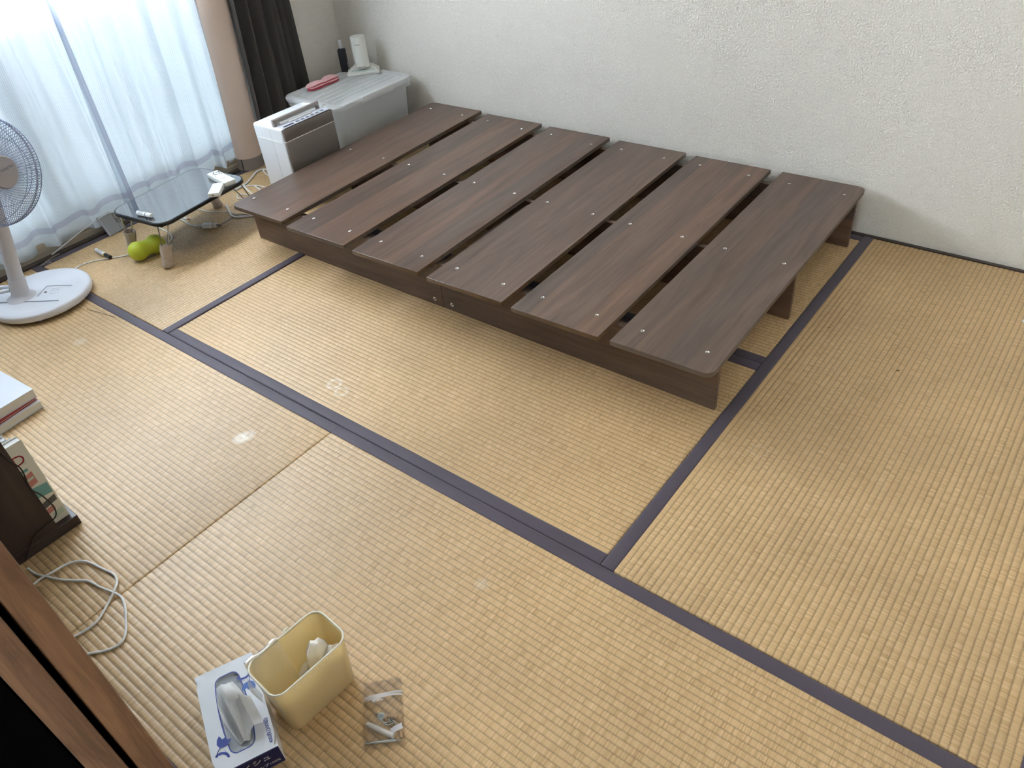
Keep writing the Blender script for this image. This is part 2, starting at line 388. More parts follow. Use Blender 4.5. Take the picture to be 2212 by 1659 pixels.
mat_piece(2*M, X3, YB, -2*M, 0, 0.0010)

# ------------------------------------------------------------------ walls
M_wall = wall_mat('wallpaper_white', (0.82, 0.778, 0.705))
M_ceil = pr('ceiling_board', (0.80, 0.77, 0.70), 0.8)
WX = -0.045; WY = 0.015; ZC = 2.42
tag(MB().box((-0.25, WY, -0.08), (X3+0.1, WY+0.1, ZC)).build('wall_back', M_wall, smooth=0), 'white embossed wallpaper wall behind the bed frame', kind='structure')
JY = -0.56; WT = 1.86; WB = -2.56
wl_ = MB(); wl_.box((WX-0.1, JY, -0.08), (WX, WY, ZC)); wl_.box((WX-0.1, WB, WT), (WX, JY, ZC)); wl_.box((WX-0.1, YB-0.1, -0.08), (WX, WB, ZC))
tag(wl_.build('wall_left', M_wall, smooth=0), 'white wall around the balcony window', kind='structure')
tag(MB().box((X3+0.01, -6.2, -0.08), (X3+0.11, WY, ZC)).build('wall_right', M_wall, smooth=0), 'white wall on the right', kind='structure')
tag(MB().box((-0.25, -6.2, ZC), (X3+0.11, WY+0.1, ZC+0.08)).build('ceiling', M_ceil, smooth=0), 'ceiling', kind='structure')
M_dark = wood('dark_trim_wood', 0, (0.028, 0.015, 0.009), (0.085, 0.045, 0.026), rough=0.45, stave=3, tone=0.1)
M_darky = wood('dark_trim_wood_y', 1, (0.035, 0.022, 0.016), (0.10, 0.065, 0.045), rough=0.4, stave=3, tone=0.1)
tag(MB().bbox((X0, 0.0005, -0.03), (X3, WY, 0.004), 0.0015, 1).build('baseboard_back', M_dark), 'thin dark wooden strip where mats meet the wall', kind='structure')
tag(MB().bbox((X0-0.030, YB, -0.03), (X0-0.0015, -0.005, 0.006), 0.0015, 1).build('trim_1', M_darky), 'dark brown wooden threshold along the window', kind='structure')
# front side of the room: sliding door track, next room in shade
tag(MB().box((X0, YB-0.085, ZC-0.62), (X3+0.01, YB-0.002, ZC)).build('wall_front', M_wall, smooth=0), 'wall strip over the sliding doors', kind='structure')
tag(MB().box((X0-0.1, YB-0.095, -0.08), (X3+0.01, YB-0.0005, -0.004)).build('trim_2', M_dark, smooth=0), 'sliding door track', kind='structure')
tag(MB().box((1.2, -6.2, -0.08), (X3+0.01, YB-0.095, -0.02)).build('floor_hall', pr('hall_boards', (0.10, 0.06, 0.035), 0.4), smooth=0), 'floor of the next room', kind='structure')
tag(MB().box((-0.2, -6.2, -0.08), (2.697, -2.7075, ZC-0.63)).build('hall_shade_block', pr('shade_black', (0.003, 0.0025, 0.0025), 0.95, spec=0.0), smooth=0), 'added black block standing in for the shade of the next room', kind='structure')  # near-black block put in so the space beyond the doors stays dark

# ------------------------------------------------------------------ window with sill, frames and panes
M_beige = wood('sill_beige', 1, (0.36, 0.30, 0.22), (0.52, 0.45, 0.35), rough=0.5, stave=2, tone=0.05)
win = tag(thing('window_1', 'tall sliding balcony window', 'window', (0, 0, 0)), kind='structure'); del win['category']
SX = X0-0.031
MB().bbox((SX-0.012, WB, -0.03), (SX, JY, 0.030), 0.001, 1).build('sill_board', M_beige, win)
MB().bbox((SX-0.07, WB, -0.03), (SX-0.004, JY, 0.058), 0.002, 1).build('sill_board', M_beige, win)
M_alu = pr('window_aluminium', (0.42, 0.42, 0.43), 0.35, metal=0.7)
M_glass = film('window_glass', (0.9, 0.95, 1.0), 0.97, rough=0.02, gloss=0.04)
def sash(y0, y1, x):
    s = MB(); fw = 0.045
    s.box((x-0.015, y0, 0.06), (x+0.015, y0+fw, WT)); s.box((x-0.015, y1-fw, 0.06), (x+0.015, y1, WT))
    s.box((x-0.015, y0+fw, 0.06), (x+0.015, y1-fw, 0.06+0.035)); s.box((x-0.015, y0+fw, WT-0.05), (x+0.015, y1-fw, WT))
    so = s.build('window_sash', M_alu, win, smooth=0)
    MB().box((x-0.002, y0+fw, 0.095), (x+0.002, y1-fw, WT-0.05)).build('pane', M_glass, so, smooth=0)
sash(WB+0.005, -1.50, SX-0.115); sash(-1.56, JY-0.005, SX-0.15)
MB().box((SX-0.19, JY-0.005, 0.0), (SX-0.07, JY+0.02, WT+0.02)).box((SX-0.19, WB-0.02, 0.0), (SX-0.07, WB+0.005, WT+0.02)).box((SX-0.19, WB, WT), (SX-0.07, JY, WT+0.03)).box((SX-0.19, WB, -0.03), (SX-0.07, JY, 0.06)).build('window_frame', M_alu, win, smooth=0)
tag(MB().box((-1.6, -4.0, -0.2), (SX-0.19, 1.0, -0.08)).box((-1.62, -4.6, -0.2), (-1.5, 1.6, 1.52)).build('balcony', pr('balcony_concrete', (0.5, 0.5, 0.5), 0.9)), 'pale balcony floor and added tall parapet shading the lower lace', kind='structure')  # unseen parapet, made tall to keep outside light off the lower lace

# ------------------------------------------------------------------ curtains
M_lace = lace_mat('lace_white', 0.02, 0.16, (0.84, 0.91, 0.97))
M_lace_hem = lace_mat('lace_hem', 0.02, 0.16, (0.70, 0.71, 0.80))
def lace(name, label, ya, yb, xb, nf, ph, hem0, hem1, lean):
    t = thing(name, label, 'curtain', (xb, (ya+yb)/2, 0), 0, 'lace curtains at the window')
    yc = (ya+yb)/2; wdt = yb-ya
    def pt(u, z, dx=0.0):
        k = 1 - min(1, z/1.6)
        A = 0.025 + 0.007*k*k
        q = 2*PI*nf*u+ph+0.6*math.sin(5*u+z*1.1)
        w = 0.55*math.sin(q+0.5*math.sin(q)) + 0.32*math.sin(1.73*q+ph*2.1-z*0.8+0.6*math.sin(1.73*q)) + 0.16*math.sin(3.4*q+ph+z)
        y = ya + u*wdt + lean*k + 0.012*math.cos(2*PI*nf*u+ph)
        return (A*w + dx, y-yc, z)
    def hz(u): return hem0 + (hem1-hem0)*u + 0.006*math.sin(2*PI*nf*u+ph+1.2)
    ztop = 1.80
    def fn(u, v):
        z = hz(u) + (ztop-hz(u))*(v**1.5); return pt(u, z)
    MB().grid(fn, 200, 30, lambda u, v: (u*wdt*1.5, 0.05+v*1.8)).build('curtain_panel', M_lace, t, smooth=180, uv=True)
    def band(u, v):
        z = hz(u) + 0.058 + 0.026*v; return pt(u, z, 0.0018)
    MB().grid(band, 200, 2, lambda u, v: (u*wdt*1.5, v*0.03)).build('hem_band', M_lace_hem, t, smooth=180, uv=True)
    def side(u, v):
        z = hz(1 if lean > 0 else 0) + (ztop-0.1)*v; p = pt((0.985+0.015*u) if lean > 0 else 0.015*u, z, 0.002); return p
    MB().grid(side, 2, 24, lambda u, v: (u*0.01, v*1.8)).build('side_hem', M_lace_hem, t, smooth=180, uv=True)
    return t
lace('lace_curtain', 'white lace curtain panel behind the electric fan', -2.50, -1.275, -0.070, 7.5, 0.7, 0.012, 0.045, 0.001)
lace('lace_curtain', 'white lace curtain panel behind the low black table', -1.27, -0.690, -0.076, 4.6, 2.4, 0.050, 0.045, -0.05)

M_drape = pr('drape_dark_brown', (0.072, 0.064, 0.058), 0.75, bump=0.2, bscale=700, sheen=0.3)
M_lining = pr('drape_lining_tan', (0.68, 0.53, 0.44), 0.8, bump=0.2, bscale=900, sheen=0.2)
M_liningh = pr('drape_hem_grey', (0.24, 0.205, 0.185), 0.85, bump=0.3, bscale=900)
dr = thing('drape', 'dark brown drape with tan lining gathered beside the window', 'curtain', (0, -0.5, 0))
LP = [(-0.045, -0.762), (-0.018, -0.755), (0.006, -0.733), (0.020, -0.702), (0.022, -0.672), (0.012, -0.648), (-0.008, -0.632), (-0.03, -0.625)]
LPc = [Vector((p[0], p[1], 0)) for p in LP]; LPs = cat(LPc, 5)
def lin(off, z0, z1):
    def fn(u, v):
        i = min(len(LPs)-1, int(round(u*(len(LPs)-1)))); p = LPs[i]; z = z0+(z1-z0)*v
        return (p.x + off + 0.01*math.sin(u*6+z*1.5)*0.5, p.y + 0.5 + 0.05*min(1, z/0.8), z)
    return fn
MB().grid(lin(0, 0.015, 1.85), len(LPs)-1, 20).build('lining', M_lining, dr, smooth=180)
MB().grid(lin(0.0015, 0.012, 0.066), len(LPs)-1, 2).build('lining_hem', M_liningh, dr, smooth=180)
MB().grid(lambda u, v: Vector(lin(0.0022, 0.012, 0.066)(0.10+0.03*u, v)), 1, 2).build('hem_stitch', pr('stitch_black', (0.01, 0.01, 0.012), 0.8), dr, smooth=0)
def dfold(u, v):
    z = 0.012 + 1.84*v; y = -0.655 + 0.370*u + 0.05*min(1, z/0.8)*(1-u) + 0.012*math.cos(2*PI*4.6*u)
    w = math.sin(2*PI*4.6*u + 0.4*z) + 0.35*math.sin(2*PI*9.7*u+1)
    return (0.002 + 0.044*w*(0.85+0.2*(1-v)), y+0.5, z)
MB().grid(dfold, 150, 14).build('drape_folds', M_drape, dr, smooth=180)
MB().tube([(-0.03, -1.95, 1.87), (-0.03, 0.40, 1.87)], 0.012, 8).build('curtain_rail', pr('rail_brown', (0.1, 0.06, 0.04), 0.5), dr)

# ------------------------------------------------------------------ sliding doors at the edge of the doorway
M_fus = wood('door_stile_wood', 2, (0.095, 0.031, 0.004), (0.31, 0.120, 0.020), rough=0.7, stave=3, tone=0.06, gscale=2.2)
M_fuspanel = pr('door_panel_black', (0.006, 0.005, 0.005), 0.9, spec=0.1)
XE = 2.70
def slide(name, label, y0, y1):
    d = thing(name, label, 'door', (XE, (y0+y1)/2, 0), 0); t = (y1-y0)/2
    MB().bbox((-0.055, -t, 0.0), (0.0, t, 1.795), 0.003, 2).build('door_stile', M_fus, d)
    MB().bbox((-0.86, -t, 0.0), (-0.82, t, 1.795), 0.003, 2).build('door_stile', M_fus, d)
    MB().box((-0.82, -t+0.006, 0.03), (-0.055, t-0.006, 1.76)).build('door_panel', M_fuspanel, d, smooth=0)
    MB().box((-0.82, -t, 0.0), (-0.055, t, 0.03)).build('bottom_rail', M_fus, d, smooth=0)
    MB().box((-0.82, -t, 1.76), (-0.055, t, 1.795)).build('top_rail', M_fus, d, smooth=0)
slide('sliding_door', 'orange brown wooden door edge nearest the tissue box', -2.6745, -2.6505)
slide('sliding_door', 'orange brown wooden door edge in the far left corner beside black', -2.7055, -2.6805)

# ------------------------------------------------------------------ bed frame
M_slat = wood('walnut_print', 1, (0.078, 0.046, 0.031), (0.176, 0.109, 0.077), rough=0.33, stave=13.0, tone=0.26, warm=0.22, bump=0.12)
M_rail = wood('walnut_print_rail', 0, (0.068, 0.037, 0.023), (0.160, 0.090, 0.056), rough=0.4, stave=9.0, tone=0.12, warm=0.25, bump=0.12)
M_edge = wood('walnut_edge', 0, (0.085, 0.055, 0.035), (0.165, 0.11, 0.07), rough=0.45, stave=5, tone=0.05)
M_screw = pr('screw_steel', (0.80, 0.82, 0.82), 0.22, metal=1.0)
M_hole = pr('recess_black', (0.01, 0.01, 0.01), 0.7)
ZT = 0.19; TH = 0.0155
bed = thing('bed_frame', 'low dark walnut platform bed frame with six wide slats', 'bed', (1.62, -0.63, 0))
S4 = [((501,441),(601.5,482),(935,219),(1041.5,239.5)), ((620,488),(739,532),(1059,243),(1173,266)), ((760,540),(899,590),(1189,271),(1318,298)),
      ((922.5,598),(1079,655),(1340,301),(1482,331)), ((1105,663),(1287,731),(1504,334),(1666,368)), ((1317,738),(1531,815),(1690,371),(1876,402))]
SCR = [[(549,428),(621,452),(757,323),(828,342),(930,235),(998,249)], [(678,472),(756,499),(883,356),(959,377),(1053,261),(1126,279)],
       [(823,522),(911,554),(1024,395),(1111,418),(1190,291),(1277,312)], [(987,580),(1087,614),(1182,437),(1280,463),(1342,323),(1434,342)],
       [(1172,643),(1289,681),(1361,484),(1473,512),(1512,357),(1617,379)], [(1388,715),(1528,761),(1566,537),(1694,570),(1705,397),(1824,421)]]
def screw_mesh(r=0.0056):
    mb = MB(); mb.lathe([(r, -0.0004), (r*1.0, 0.0008), (r*0.80, 0.0012), (r*0.55, -0.0004), (0.0005, -0.0008)], 16); return mb
scr = screw_mesh(); scr_me = None
for k in range(6):
    P = [F(u, v, ZT) for u, v in S4[k]]
    nm = (P[0]+P[1])/2; fm = (P[2]+P[3])/2; c = (nm+fm)/2; d = fm-nm; yaw = math.atan2(d.y, d.x) - PI/2
    if fm.y > -0.012: c.y -= 0.006
    wd = 0.299; ln = 1.212
    # outline with rounded outer corners on the end slats
    pts = []
    rl = 0.028
    for sx, sy, a0 in ((1,1,0), (-1,1,90), (-1,-1,180), (1,-1,270)):
        r = rl if ((k == 0 and sx < 0) or (k == 5 and sx > 0)) else 0.0015
        n = 8 if r > 0.01 else 2
        for q in range(n+1):
            a = math.radians(a0+90*q/n); pts.append((sx*(wd/2-r)+r*math.cos(a), sy*(ln/2-r)+r*math.sin(a)))
    ins = lambda e: [(p[0]*(1-2*e/wd), p[1]*(1-2*e/ln)) for p in pts]
    mb = MB().loft([at_z(ins(0.0008), -TH), at_z(pts, -TH+0.0008), at_z(pts, -0.0008), at_z(ins(0.0008), 0)])
    so = mb.build('slat', M_slat, bed, smooth=25, loc=(c.x-1.62, c.y+0.63, ZT), rot=(0, 0, yaw))
    e = MB().poly([(p[0]*1.0006, p[1]*1.0002) for p in pts], -TH+0.0012, -0.0012)
    e.f = [f for f in e.f if len(f) == 4]
    e.build('edge_band', M_edge, so, smooth=25)
    inv = Matrix.Rotation(-yaw, 3, 'Z')
    for (u, v) in SCR[k]:
        q = F(u, v, ZT); lc = inv @ (q - Vector((c.x, c.y, ZT)))
        if scr_me is None:
            o = scr.build('screw', M_screw, so, loc=(lc.x, lc.y, 0.0002)); scr_me = o.data
        else:
            o = bpy.data.objects.new('screw', scr_me); C.objects.link(o); o.parent = so; o.location = (lc.x, lc.y, 0.0002)
        o.rotation_euler = (0.05, 0.05, random.random()*6)
RB = ZT-TH-0.0006
for yf in (-1.142, -0.630, -0.108):
    for (xa, xb) in ((0.603, 1.6145), (1.6155, 2.618)):
        ro = MB().bbox((xa-1.62, yf+0.63, 0.0), (xb-1.62, yf+0.63+0.0155, RB), 0.001, 1).build('rail', M_rail, bed)
        if yf == -1.142:
            u, v = (940, 645) if xa < 1 else (977, 658)
            p = FY(u, v, yf)
            b_ = MB().lathe([(0.0075, 0.0), (0.0075, 0.0012), (0.0058, 0.0016), (0.005, -0.001), (0.0005, -0.001)], 18).xf(Matrix.Rotation(PI/2, 4, 'X'))
            b_.build('bolt', M_screw, ro, loc=(p.x-1.62, yf+0.63-0.0004, p.z))
            MB().lathe([(0.003, 0.0), (0.003, 0.0006)], 6).xf(Matrix.Rotation(PI/2, 4, 'X')).build('bolt_socket', M_hole, ro, loc=(p.x-1.62, yf+0.63-0.0001, p.z))
    # cleat screwed along the inside of each rail
    MB().bbox((0.62-1.62, yf+0.63+0.0158, RB-0.055), (2.60-1.62, yf+0.63+0.042, RB-0.012), 0.001, 1).build('cleat', M_rail, bed)
for xc in (0.62, 1.607, 2.585):
    if xc == 1.607:
        for ya, yb in ((-1.1, -0.635), (-0.588, -0.113)):
            MB().bbox((xc-1.62, ya+0.63, 0.02), (xc-1.62+0.0155, yb+0.63, RB-0.012), 0.001, 1).build('cross_brace', M_edge, bed)

# ------------------------------------------------------------------ storage box and what stands on it
ZL = 0.312
M_pp = film('clear_polypropylene', (0.97, 0.98, 0.98), 0.36, rough=0.3, gloss=0.03, transl=0.4)
M_pp2 = film('clear_polypropylene_lid', (0.97, 0.98, 0.98), 0.26, rough=0.36, gloss=0.025, transl=0.35)
bx0, bx1, by0, by1 = 0.100, 0.487, -0.520, -0.022
cx, cy = (bx0+bx1)/2, (by0+by1)/2; bw, bd = bx1-bx0, by1-by0
sb = thing('storage_box', 'clear plastic lidded storage box in the corner by the wall', 'box', (cx, cy, 0))
def shell(mb, loops_o, th):
    """open vessel with wall thickness from outer loops (bottom to top)"""
    def inset(lp, e):
        n = len(lp); cxx = sum(p[0] for p in lp)/n; cyy = sum(p[1] for p in lp)/n; out = []
        for p in lp:
            d = Vector((p[0]-cxx, p[1]-cyy)); L_ = d.length; k = max(0, L_-e*1.2)/L_ if L_ else 0
            out.append((cxx+d.x*k, cyy+d.y*k, p[2]))
        return out
    inner = [inset(l, th) for l in reversed(loops_o)]
    inner[-1] = [(p[0], p[1], p[2]+th) for p in inner[-1]]
    mb.loft(loops_o + inner); return mb
body = shell(MB(), [at_z(rrect(bw-0.10, bd-0.09, 0.03), 0.0), at_z(rrect(bw-0.085, bd-0.075, 0.035), 0.01), at_z(rrect(bw-0.045, bd-0.04, 0.04), 0.262), at_z(rrect(bw-0.012, bd-0.012, 0.045), 0.268), at_z(rrect(bw-0.008, bd-0.008, 0.045), 0.285)], 0.0025)
body.build('box_body', M_pp, sb, smooth=40)
lid = MB().loft([at_z(rrect(bw, bd, 0.05), 0.287), at_z(rrect(bw+0.004, bd+0.004, 0.05), 0.300), at_z(rrect(bw-0.004, bd-0.004, 0.048), 0.307), at_z(rrect(bw-0.05, bd-0.05, 0.04), 0.309), at_z(rrect(bw-0.06, bd-0.06, 0.04), 0.304)], False, True)
lo = lid.build('lid', M_pp2, sb, smooth=40)
for q in range(6):
    xx = -bw/2+0.085+q*0.043
    MB().bbox((xx-0.004, -bd/2+0.05, 0.3042), (xx+0.004, bd/2-0.05, 0.3065), 0.0009, 1).build('lid_rib', M_pp2, lo)
MB().bbox((bw/2-0.016, -0.10, 0.283), (bw/2+0.006, 0.10, 0.312), 0.003, 2).build('lid_clip', M_pp2, sb)
MB().bbox((-0.10, -bd/2-0.006, 0.283), (0.10, -bd/2+0.016, 0.312), 0.003, 2).build('lid_clip', M_pp2, sb)

LZ = 0.3066
# spray bottle
p = F(747, 154, LZ)
bt = thing('spray_bottle', 'small black pump spray bottle with a clear cap on the storage box', 'bottle', (p.x, p.y, LZ), 0.5)
M_blk = pr('bottle_black', (0.012, 0.013, 0.018), 0.35)
bq = MB().loft([at_z(rrect(0.036, 0.026, 0.007), 0.0), at_z(rrect(0.038, 0.028, 0.008), 0.003), at_z(rrect(0.038, 0.028, 0.008), 0.100), at_z(rrect(0.034, 0.024, 0.008), 0.106), at_z(rrect(0.018, 0.018, 0.008), 0.108)])
bo = bq.build('bottle_body', M_blk, bt)
MB().bbox((0.0192, -0.008, 0.018), (0.0194, 0.004, 0.045), 0.00005, 1).build('label_mark', pr('print_grey', (0.35, 0.36, 0.4), 0.5), bo)
for q in range(4):
    MB().box((0.0191, -0.009, 0.052+q*0.010), (0.0193, 0.009-0.003*(q % 2), 0.0535+q*0.010)).build('label_line', pr('print_dim', (0.10, 0.11, 0.14), 0.5), bo, smooth=0)
M_clearcap = film('clear_cap', (0.95, 0.96, 0.97), 0.25, gloss=0.06)
MB().lathe([(0.007, 0.107), (0.007, 0.125)], 14).build('nozzle', pr('nozzle_grey', (0.3, 0.3, 0.32), 0.4), bt)
MB().lathe([(0.010, 0.112), (0.010, 0.146), (0.008, 0.150)], 18).build('cap', M_clearcap, bt)
# white tower device
pa = F(751, 166, LZ); pb = F(820, 158, LZ)
yaw = math.atan2(pb.y-pa.y, pb.x-pa.x); wdev = (pb-pa).length; mid = (pa+pb)/2
dv = thing('tower_dispenser', 'white cylindrical tower standing on a flared square base, on the storage box', 'dispenser', (mid.x, mid.y, LZ), yaw)
M_ivory = pr('device_white', (0.74, 0.74, 0.68), 0.4)
M_grn = pr('device_tray_green', (0.55, 0.62, 0.58), 0.45)
hw = wdev/2
MB().bbox((-hw, 0.0, 0.0), (hw, 0.078, 0.014), 0.002, 2).build('base_plate', M_ivory, dv)
MB().loft([[(-hw*0.80, 0.006, 0.0142), (hw*0.80, 0.006, 0.0142), (hw*0.80, 0.012, 0.0142), (-hw*0.80, 0.012, 0.0142)], [(-hw*0.72, 0.012, 0.018), (hw*0.72, 0.012, 0.018), (hw*0.5, 0.055, 0.030), (-hw*0.5, 0.055, 0.030)], [(-hw*0.7, 0.014, 0.0175), (hw*0.7, 0.014, 0.0175), (hw*0.48, 0.06, 0.026), (-hw*0.48, 0.06, 0.026)]]).build('tray', M_grn, dv)
MB().loft([[(-hw*0.92, 0.012, 0.014), (hw*0.92, 0.012, 0.014), (hw*0.92, 0.076, 0.014), (-hw*0.92, 0.076, 0.014)], [(-hw*0.55, 0.055, 0.034), (hw*0.55, 0.055, 0.034), (hw*0.55, 0.074, 0.034), (-hw*0.55, 0.074, 0.034)]]).build('flared_base', M_ivory, dv, smooth=20)
top = FY(773, 76, mid.y+0.04).z - LZ
tw = MB().lathe([(0.036, 0.030), (0.036, top-0.006), (0.0345, top-0.001), (0.030, top), (0.001, top-0.001)], 36, c=(0, 0.040, 0))
tw.build('tower', M_ivory, dv)
MB().bbox((-0.017, 0.0035, top-0.034), (0.010, 0.0055, top-0.029), 0.0003, 1).build('logo_mark', pr('print_soft', (0.5, 0.5, 0.47), 0.6), dv)
MB().box((-0.02, 0.0035, 0.0345), (0.018, 0.006, 0.0362)).build('slot', M_hole, dv, smooth=0)
for sx in (-1, 1):
    for q in range(2):
        MB().lathe([(0.0035, 0.0), (0.0035, 0.0016)], 10).build('foot_pin', pr('pin_white', (0.9, 0.9, 0.88), 0.3), dv, loc=(sx*(hw-0.007), 0.010+q*0.012, 0.0141))
# eye mask
pa = F(664, 190, LZ+0.015); pb = F(727, 164, LZ+0.015); c = (pa+pb)/2; yaw = math.atan2(pb.y-pa.y, pb.x-pa.x); ln = (pb-pa).length
em = thing('eye_mask', 'pink padded eye mask with red underside lying on the box lid', 'eye mask', (c.x, c.y, LZ), yaw)
M_pink = pr('mask_pink', (0.72, 0.42, 0.42), 0.85, bump=0.5, bscale=120, var=0.12, vscale=40)
M_red = pr('mask_red', (0.45, 0.06, 0.085), 0.8, bump=0.4, bscale=150)
def lobe(u, v, s, h0, hh):
    x = (u-0.5)*ln*1.02; a = abs(u-0.5)*2
    w = 0.034*(1-0.30*math.exp(-(a/0.25)**2))*max(0.0, 1-a**6)**0.5 + 0.0005
    y = (v-0.5)*2*w - 0.004*math.exp(-(a/0.25)**2)
    z = h0 + hh*max(0, 1-((v-0.5)*2)**2)**0.6*max(0, 1-a**4)**0.5*(1-0.35*math.exp(-(a/0.2)**2)) + 0.0015*math.sin(40*x)*math.sin(55*y+1)
    return (x, y, z)
MB().grid(lambda u, v: lobe(u, v, 1, 0.012, 0.020), 34, 14).build('mask_top', M_pink, em, smooth=180)
def mrim(u, v):
    t = lobe(u, 0.10, 1, 0.012, 0.020); return (t[0], t[1]*1.16*(1.0-0.06*(1-v)), 0.0008+(t[2]+0.0004)*v)
MB().grid(mrim, 34, 3).build('mask_underside', M_red, em, smooth=180)

# ------------------------------------------------------------------ dehumidifier
hx0, hx1, hy0, hy1, HZ = 0.350, 0.552, -0.868, -0.597, 0.345
hc = ((hx0+hx1)/2, (hy0+hy1)/2)
dh = thing('dehumidifier', 'white dehumidifier with a grey front panel beside the bed', 'appliance', (*hc, 0))
hw, hd = (hx1-hx0)/2, (hy1-hy0)/2
M_wht = pr('appliance_white', (0.87, 0.88, 0.90), 0.28)
M_gry = pr('appliance_grey', (0.21, 0.185, 0.17), 0.35, metal=0.3)
M_btn = pr('button_grey', (0.16, 0.16, 0.20), 0.4)
MB().bbox((-hw, -hd, 0.004), (hw-0.008, hd, HZ), 0.010, 3).build('shell', M_wht, dh)
MB().bbox((hw-0.012, -hd+0.003, 0.01), (hw, hd-0.003, HZ-0.054), 0.002, 2).build('front_panel', M_gry, dh)
MB().bbox((hw-0.012, -hd+0.003, HZ-0.052), (hw, hd-0.003, HZ-0.002), 0.002, 2).build('upper_front_panel', M_gry, dh)
MB().box((hw-0.010, -hd+0.003, HZ-0.055), (hw-0.0008, hd-0.003, HZ-0.051)).build('panel_seam', pr('seam_white', (0.85, 0.83, 0.78), 0.3), dh, smooth=0)
MB().bbox((hw-0.050, -hd+0.012, HZ), (hw-0.003, hd-0.012, HZ+0.003), 0.001, 1).build('control_panel', pr('panel_lilac', (0.62, 0.64, 0.72), 0.3), dh)
for q in range(6):
    yy = -hd+0.085+q*0.027
    MB().bbox((hw-0.022, yy, HZ+0.0031), (hw-0.010, yy+0.017, HZ+0.0046), 0.0006, 1).build('button', M_btn, dh)
MB().bbox((hw-0.022, -hd+0.020, HZ+0.0031), (hw-0.010, -hd+0.075, HZ+0.0042), 0.0006, 1).build('display', pr('display_dark', (0.06, 0.06, 0.10), 0.2), dh)
hb = MB().bbox((hw-0.068, -hd+0.006, HZ+0.018), (hw-0.056, hd-0.020, HZ+0.030), 0.002, 2); hb.bbox((hw-0.068, -hd+0.006, HZ-0.001), (hw-0.056, -hd+0.020, HZ+0.020), 0.002, 2); hb.bbox((hw-0.068, hd-0.034, HZ-0.001), (hw-0.056, hd-0.020, HZ+0.020), 0.002, 2)
hb.build('handle', pr('handle_taupe', (0.33, 0.29, 0.27), 0.4), dh)
MB().bbox((hw-0.076, -hd+0.006, HZ-0.001), (hw-0.0685, hd-0.020, HZ+0.028), 0.002, 2).build('handle_back', M_wht, dh)
MB().bbox((hw-0.054, -hd+0.03, HZ), (hw-0.046, hd-0.05, HZ+0.014), 0.003, 2).build('louver', M_wht, dh)
MB().bbox((hw-0.046, -hd+0.07, HZ), (hw-0.034, -hd+0.19, HZ+0.009), 0.003, 2).build('louver_tab', pr('tab_grey', (0.62, 0.62, 0.62), 0.4), dh)
for q in range(2):
    MB().tube([(-0.03-q*0.016, hd-0.035, HZ+0.008), (-0.03-q*0.016+0.05, hd-0.030, HZ+0.008)], 0.008, 12).build('hose_stub', pr('hose_white', (0.85, 0.85, 0.84), 0.4), dh)
MB().bbox((-hw+0.02, -hd-0.0016, HZ-0.062), (hw-0.022, -hd+0.001, HZ-0.056), 0.0008, 1).build('side_grip', pr('grip_white', (0.9, 0.92, 0.92), 0.3), dh)
MB().box((0.012, -hd-0.0004, 0.02), (0.0128, -hd+0.001, HZ-0.012)).build('side_seam', pr('seam_grey', (0.35, 0.36, 0.42), 0.6), dh, smooth=0)

# ------------------------------------------------------------------ low folding table with socks on its feet
TZ = 0.180
tb = thing('folding_table', 'low black glass topped folding table with beige socks on its legs', 'table', (0.311, -1.262, 0), math.radians(7.3))
TW, TL = 0.318, 0.455
M_glasst = pr('black_glass', (0.006, 0.007, 0.010), 0.03, spec=1.0, coat=1.0)
M_glasst.node_tree.nodes['Principled BSDF'].inputs['IOR'].default_value = 2.3
M_rimb = pr('rim_black', (0.010, 0.010, 0.012), 0.38)
MB().loft([at_z(rrect(TW-0.008, TL-0.008, 0.052, 10), TZ-0.016), at_z(rrect(TW, TL, 0.055, 10), TZ-0.013), at_z(rrect(TW, TL, 0.055, 10), TZ-0.002), at_z(rrect(TW-0.004, TL-0.004, 0.053, 10), TZ-0.0003), at_z(rrect(TW-0.010, TL-0.010, 0.050, 10), TZ-0.0006)]).build('table_rim', M_rimb, tb, smooth=40)
MB().poly(rrect(TW-0.011, TL-0.011, 0.050, 10), TZ-0.004, TZ).build('table_top', M_glasst, tb, smooth=30)
M_rod = pr('rod_steel', (0.55, 0.54, 0.52), 0.25, metal=1.0)
M_sock = pr('sock_beige', (0.55, 0.45, 0.36), 0.95, bump=0.7, bscale=420, var=0.1, vscale=60, sheen=0.3)
invT = Matrix.Rotation(-math.radians(7.3), 3, 'Z')
def to_table(p): return invT @ (Vector(p) - Vector((0.311, -1.262, 0)))
legs = [((363, 581), (0.475, -1.455), (0.44, -1.425), 0.075), ((287, 536), (0.205, -1.455), (0.222, -1.44), 0.072), ((476, 450), (0.165, -1.10), (0.175, -1.095), 0.078)]
feet = [to_table(F(363, 578, 0)), to_table(F(288, 540, 0)), to_table(F(474, 447, 0)), to_table((0.452, -1.012, 0))]
tops = [(0.115, -0.190), (-0.112, -0.190), (-0.112, 0.185), (0.115, 0.185)]
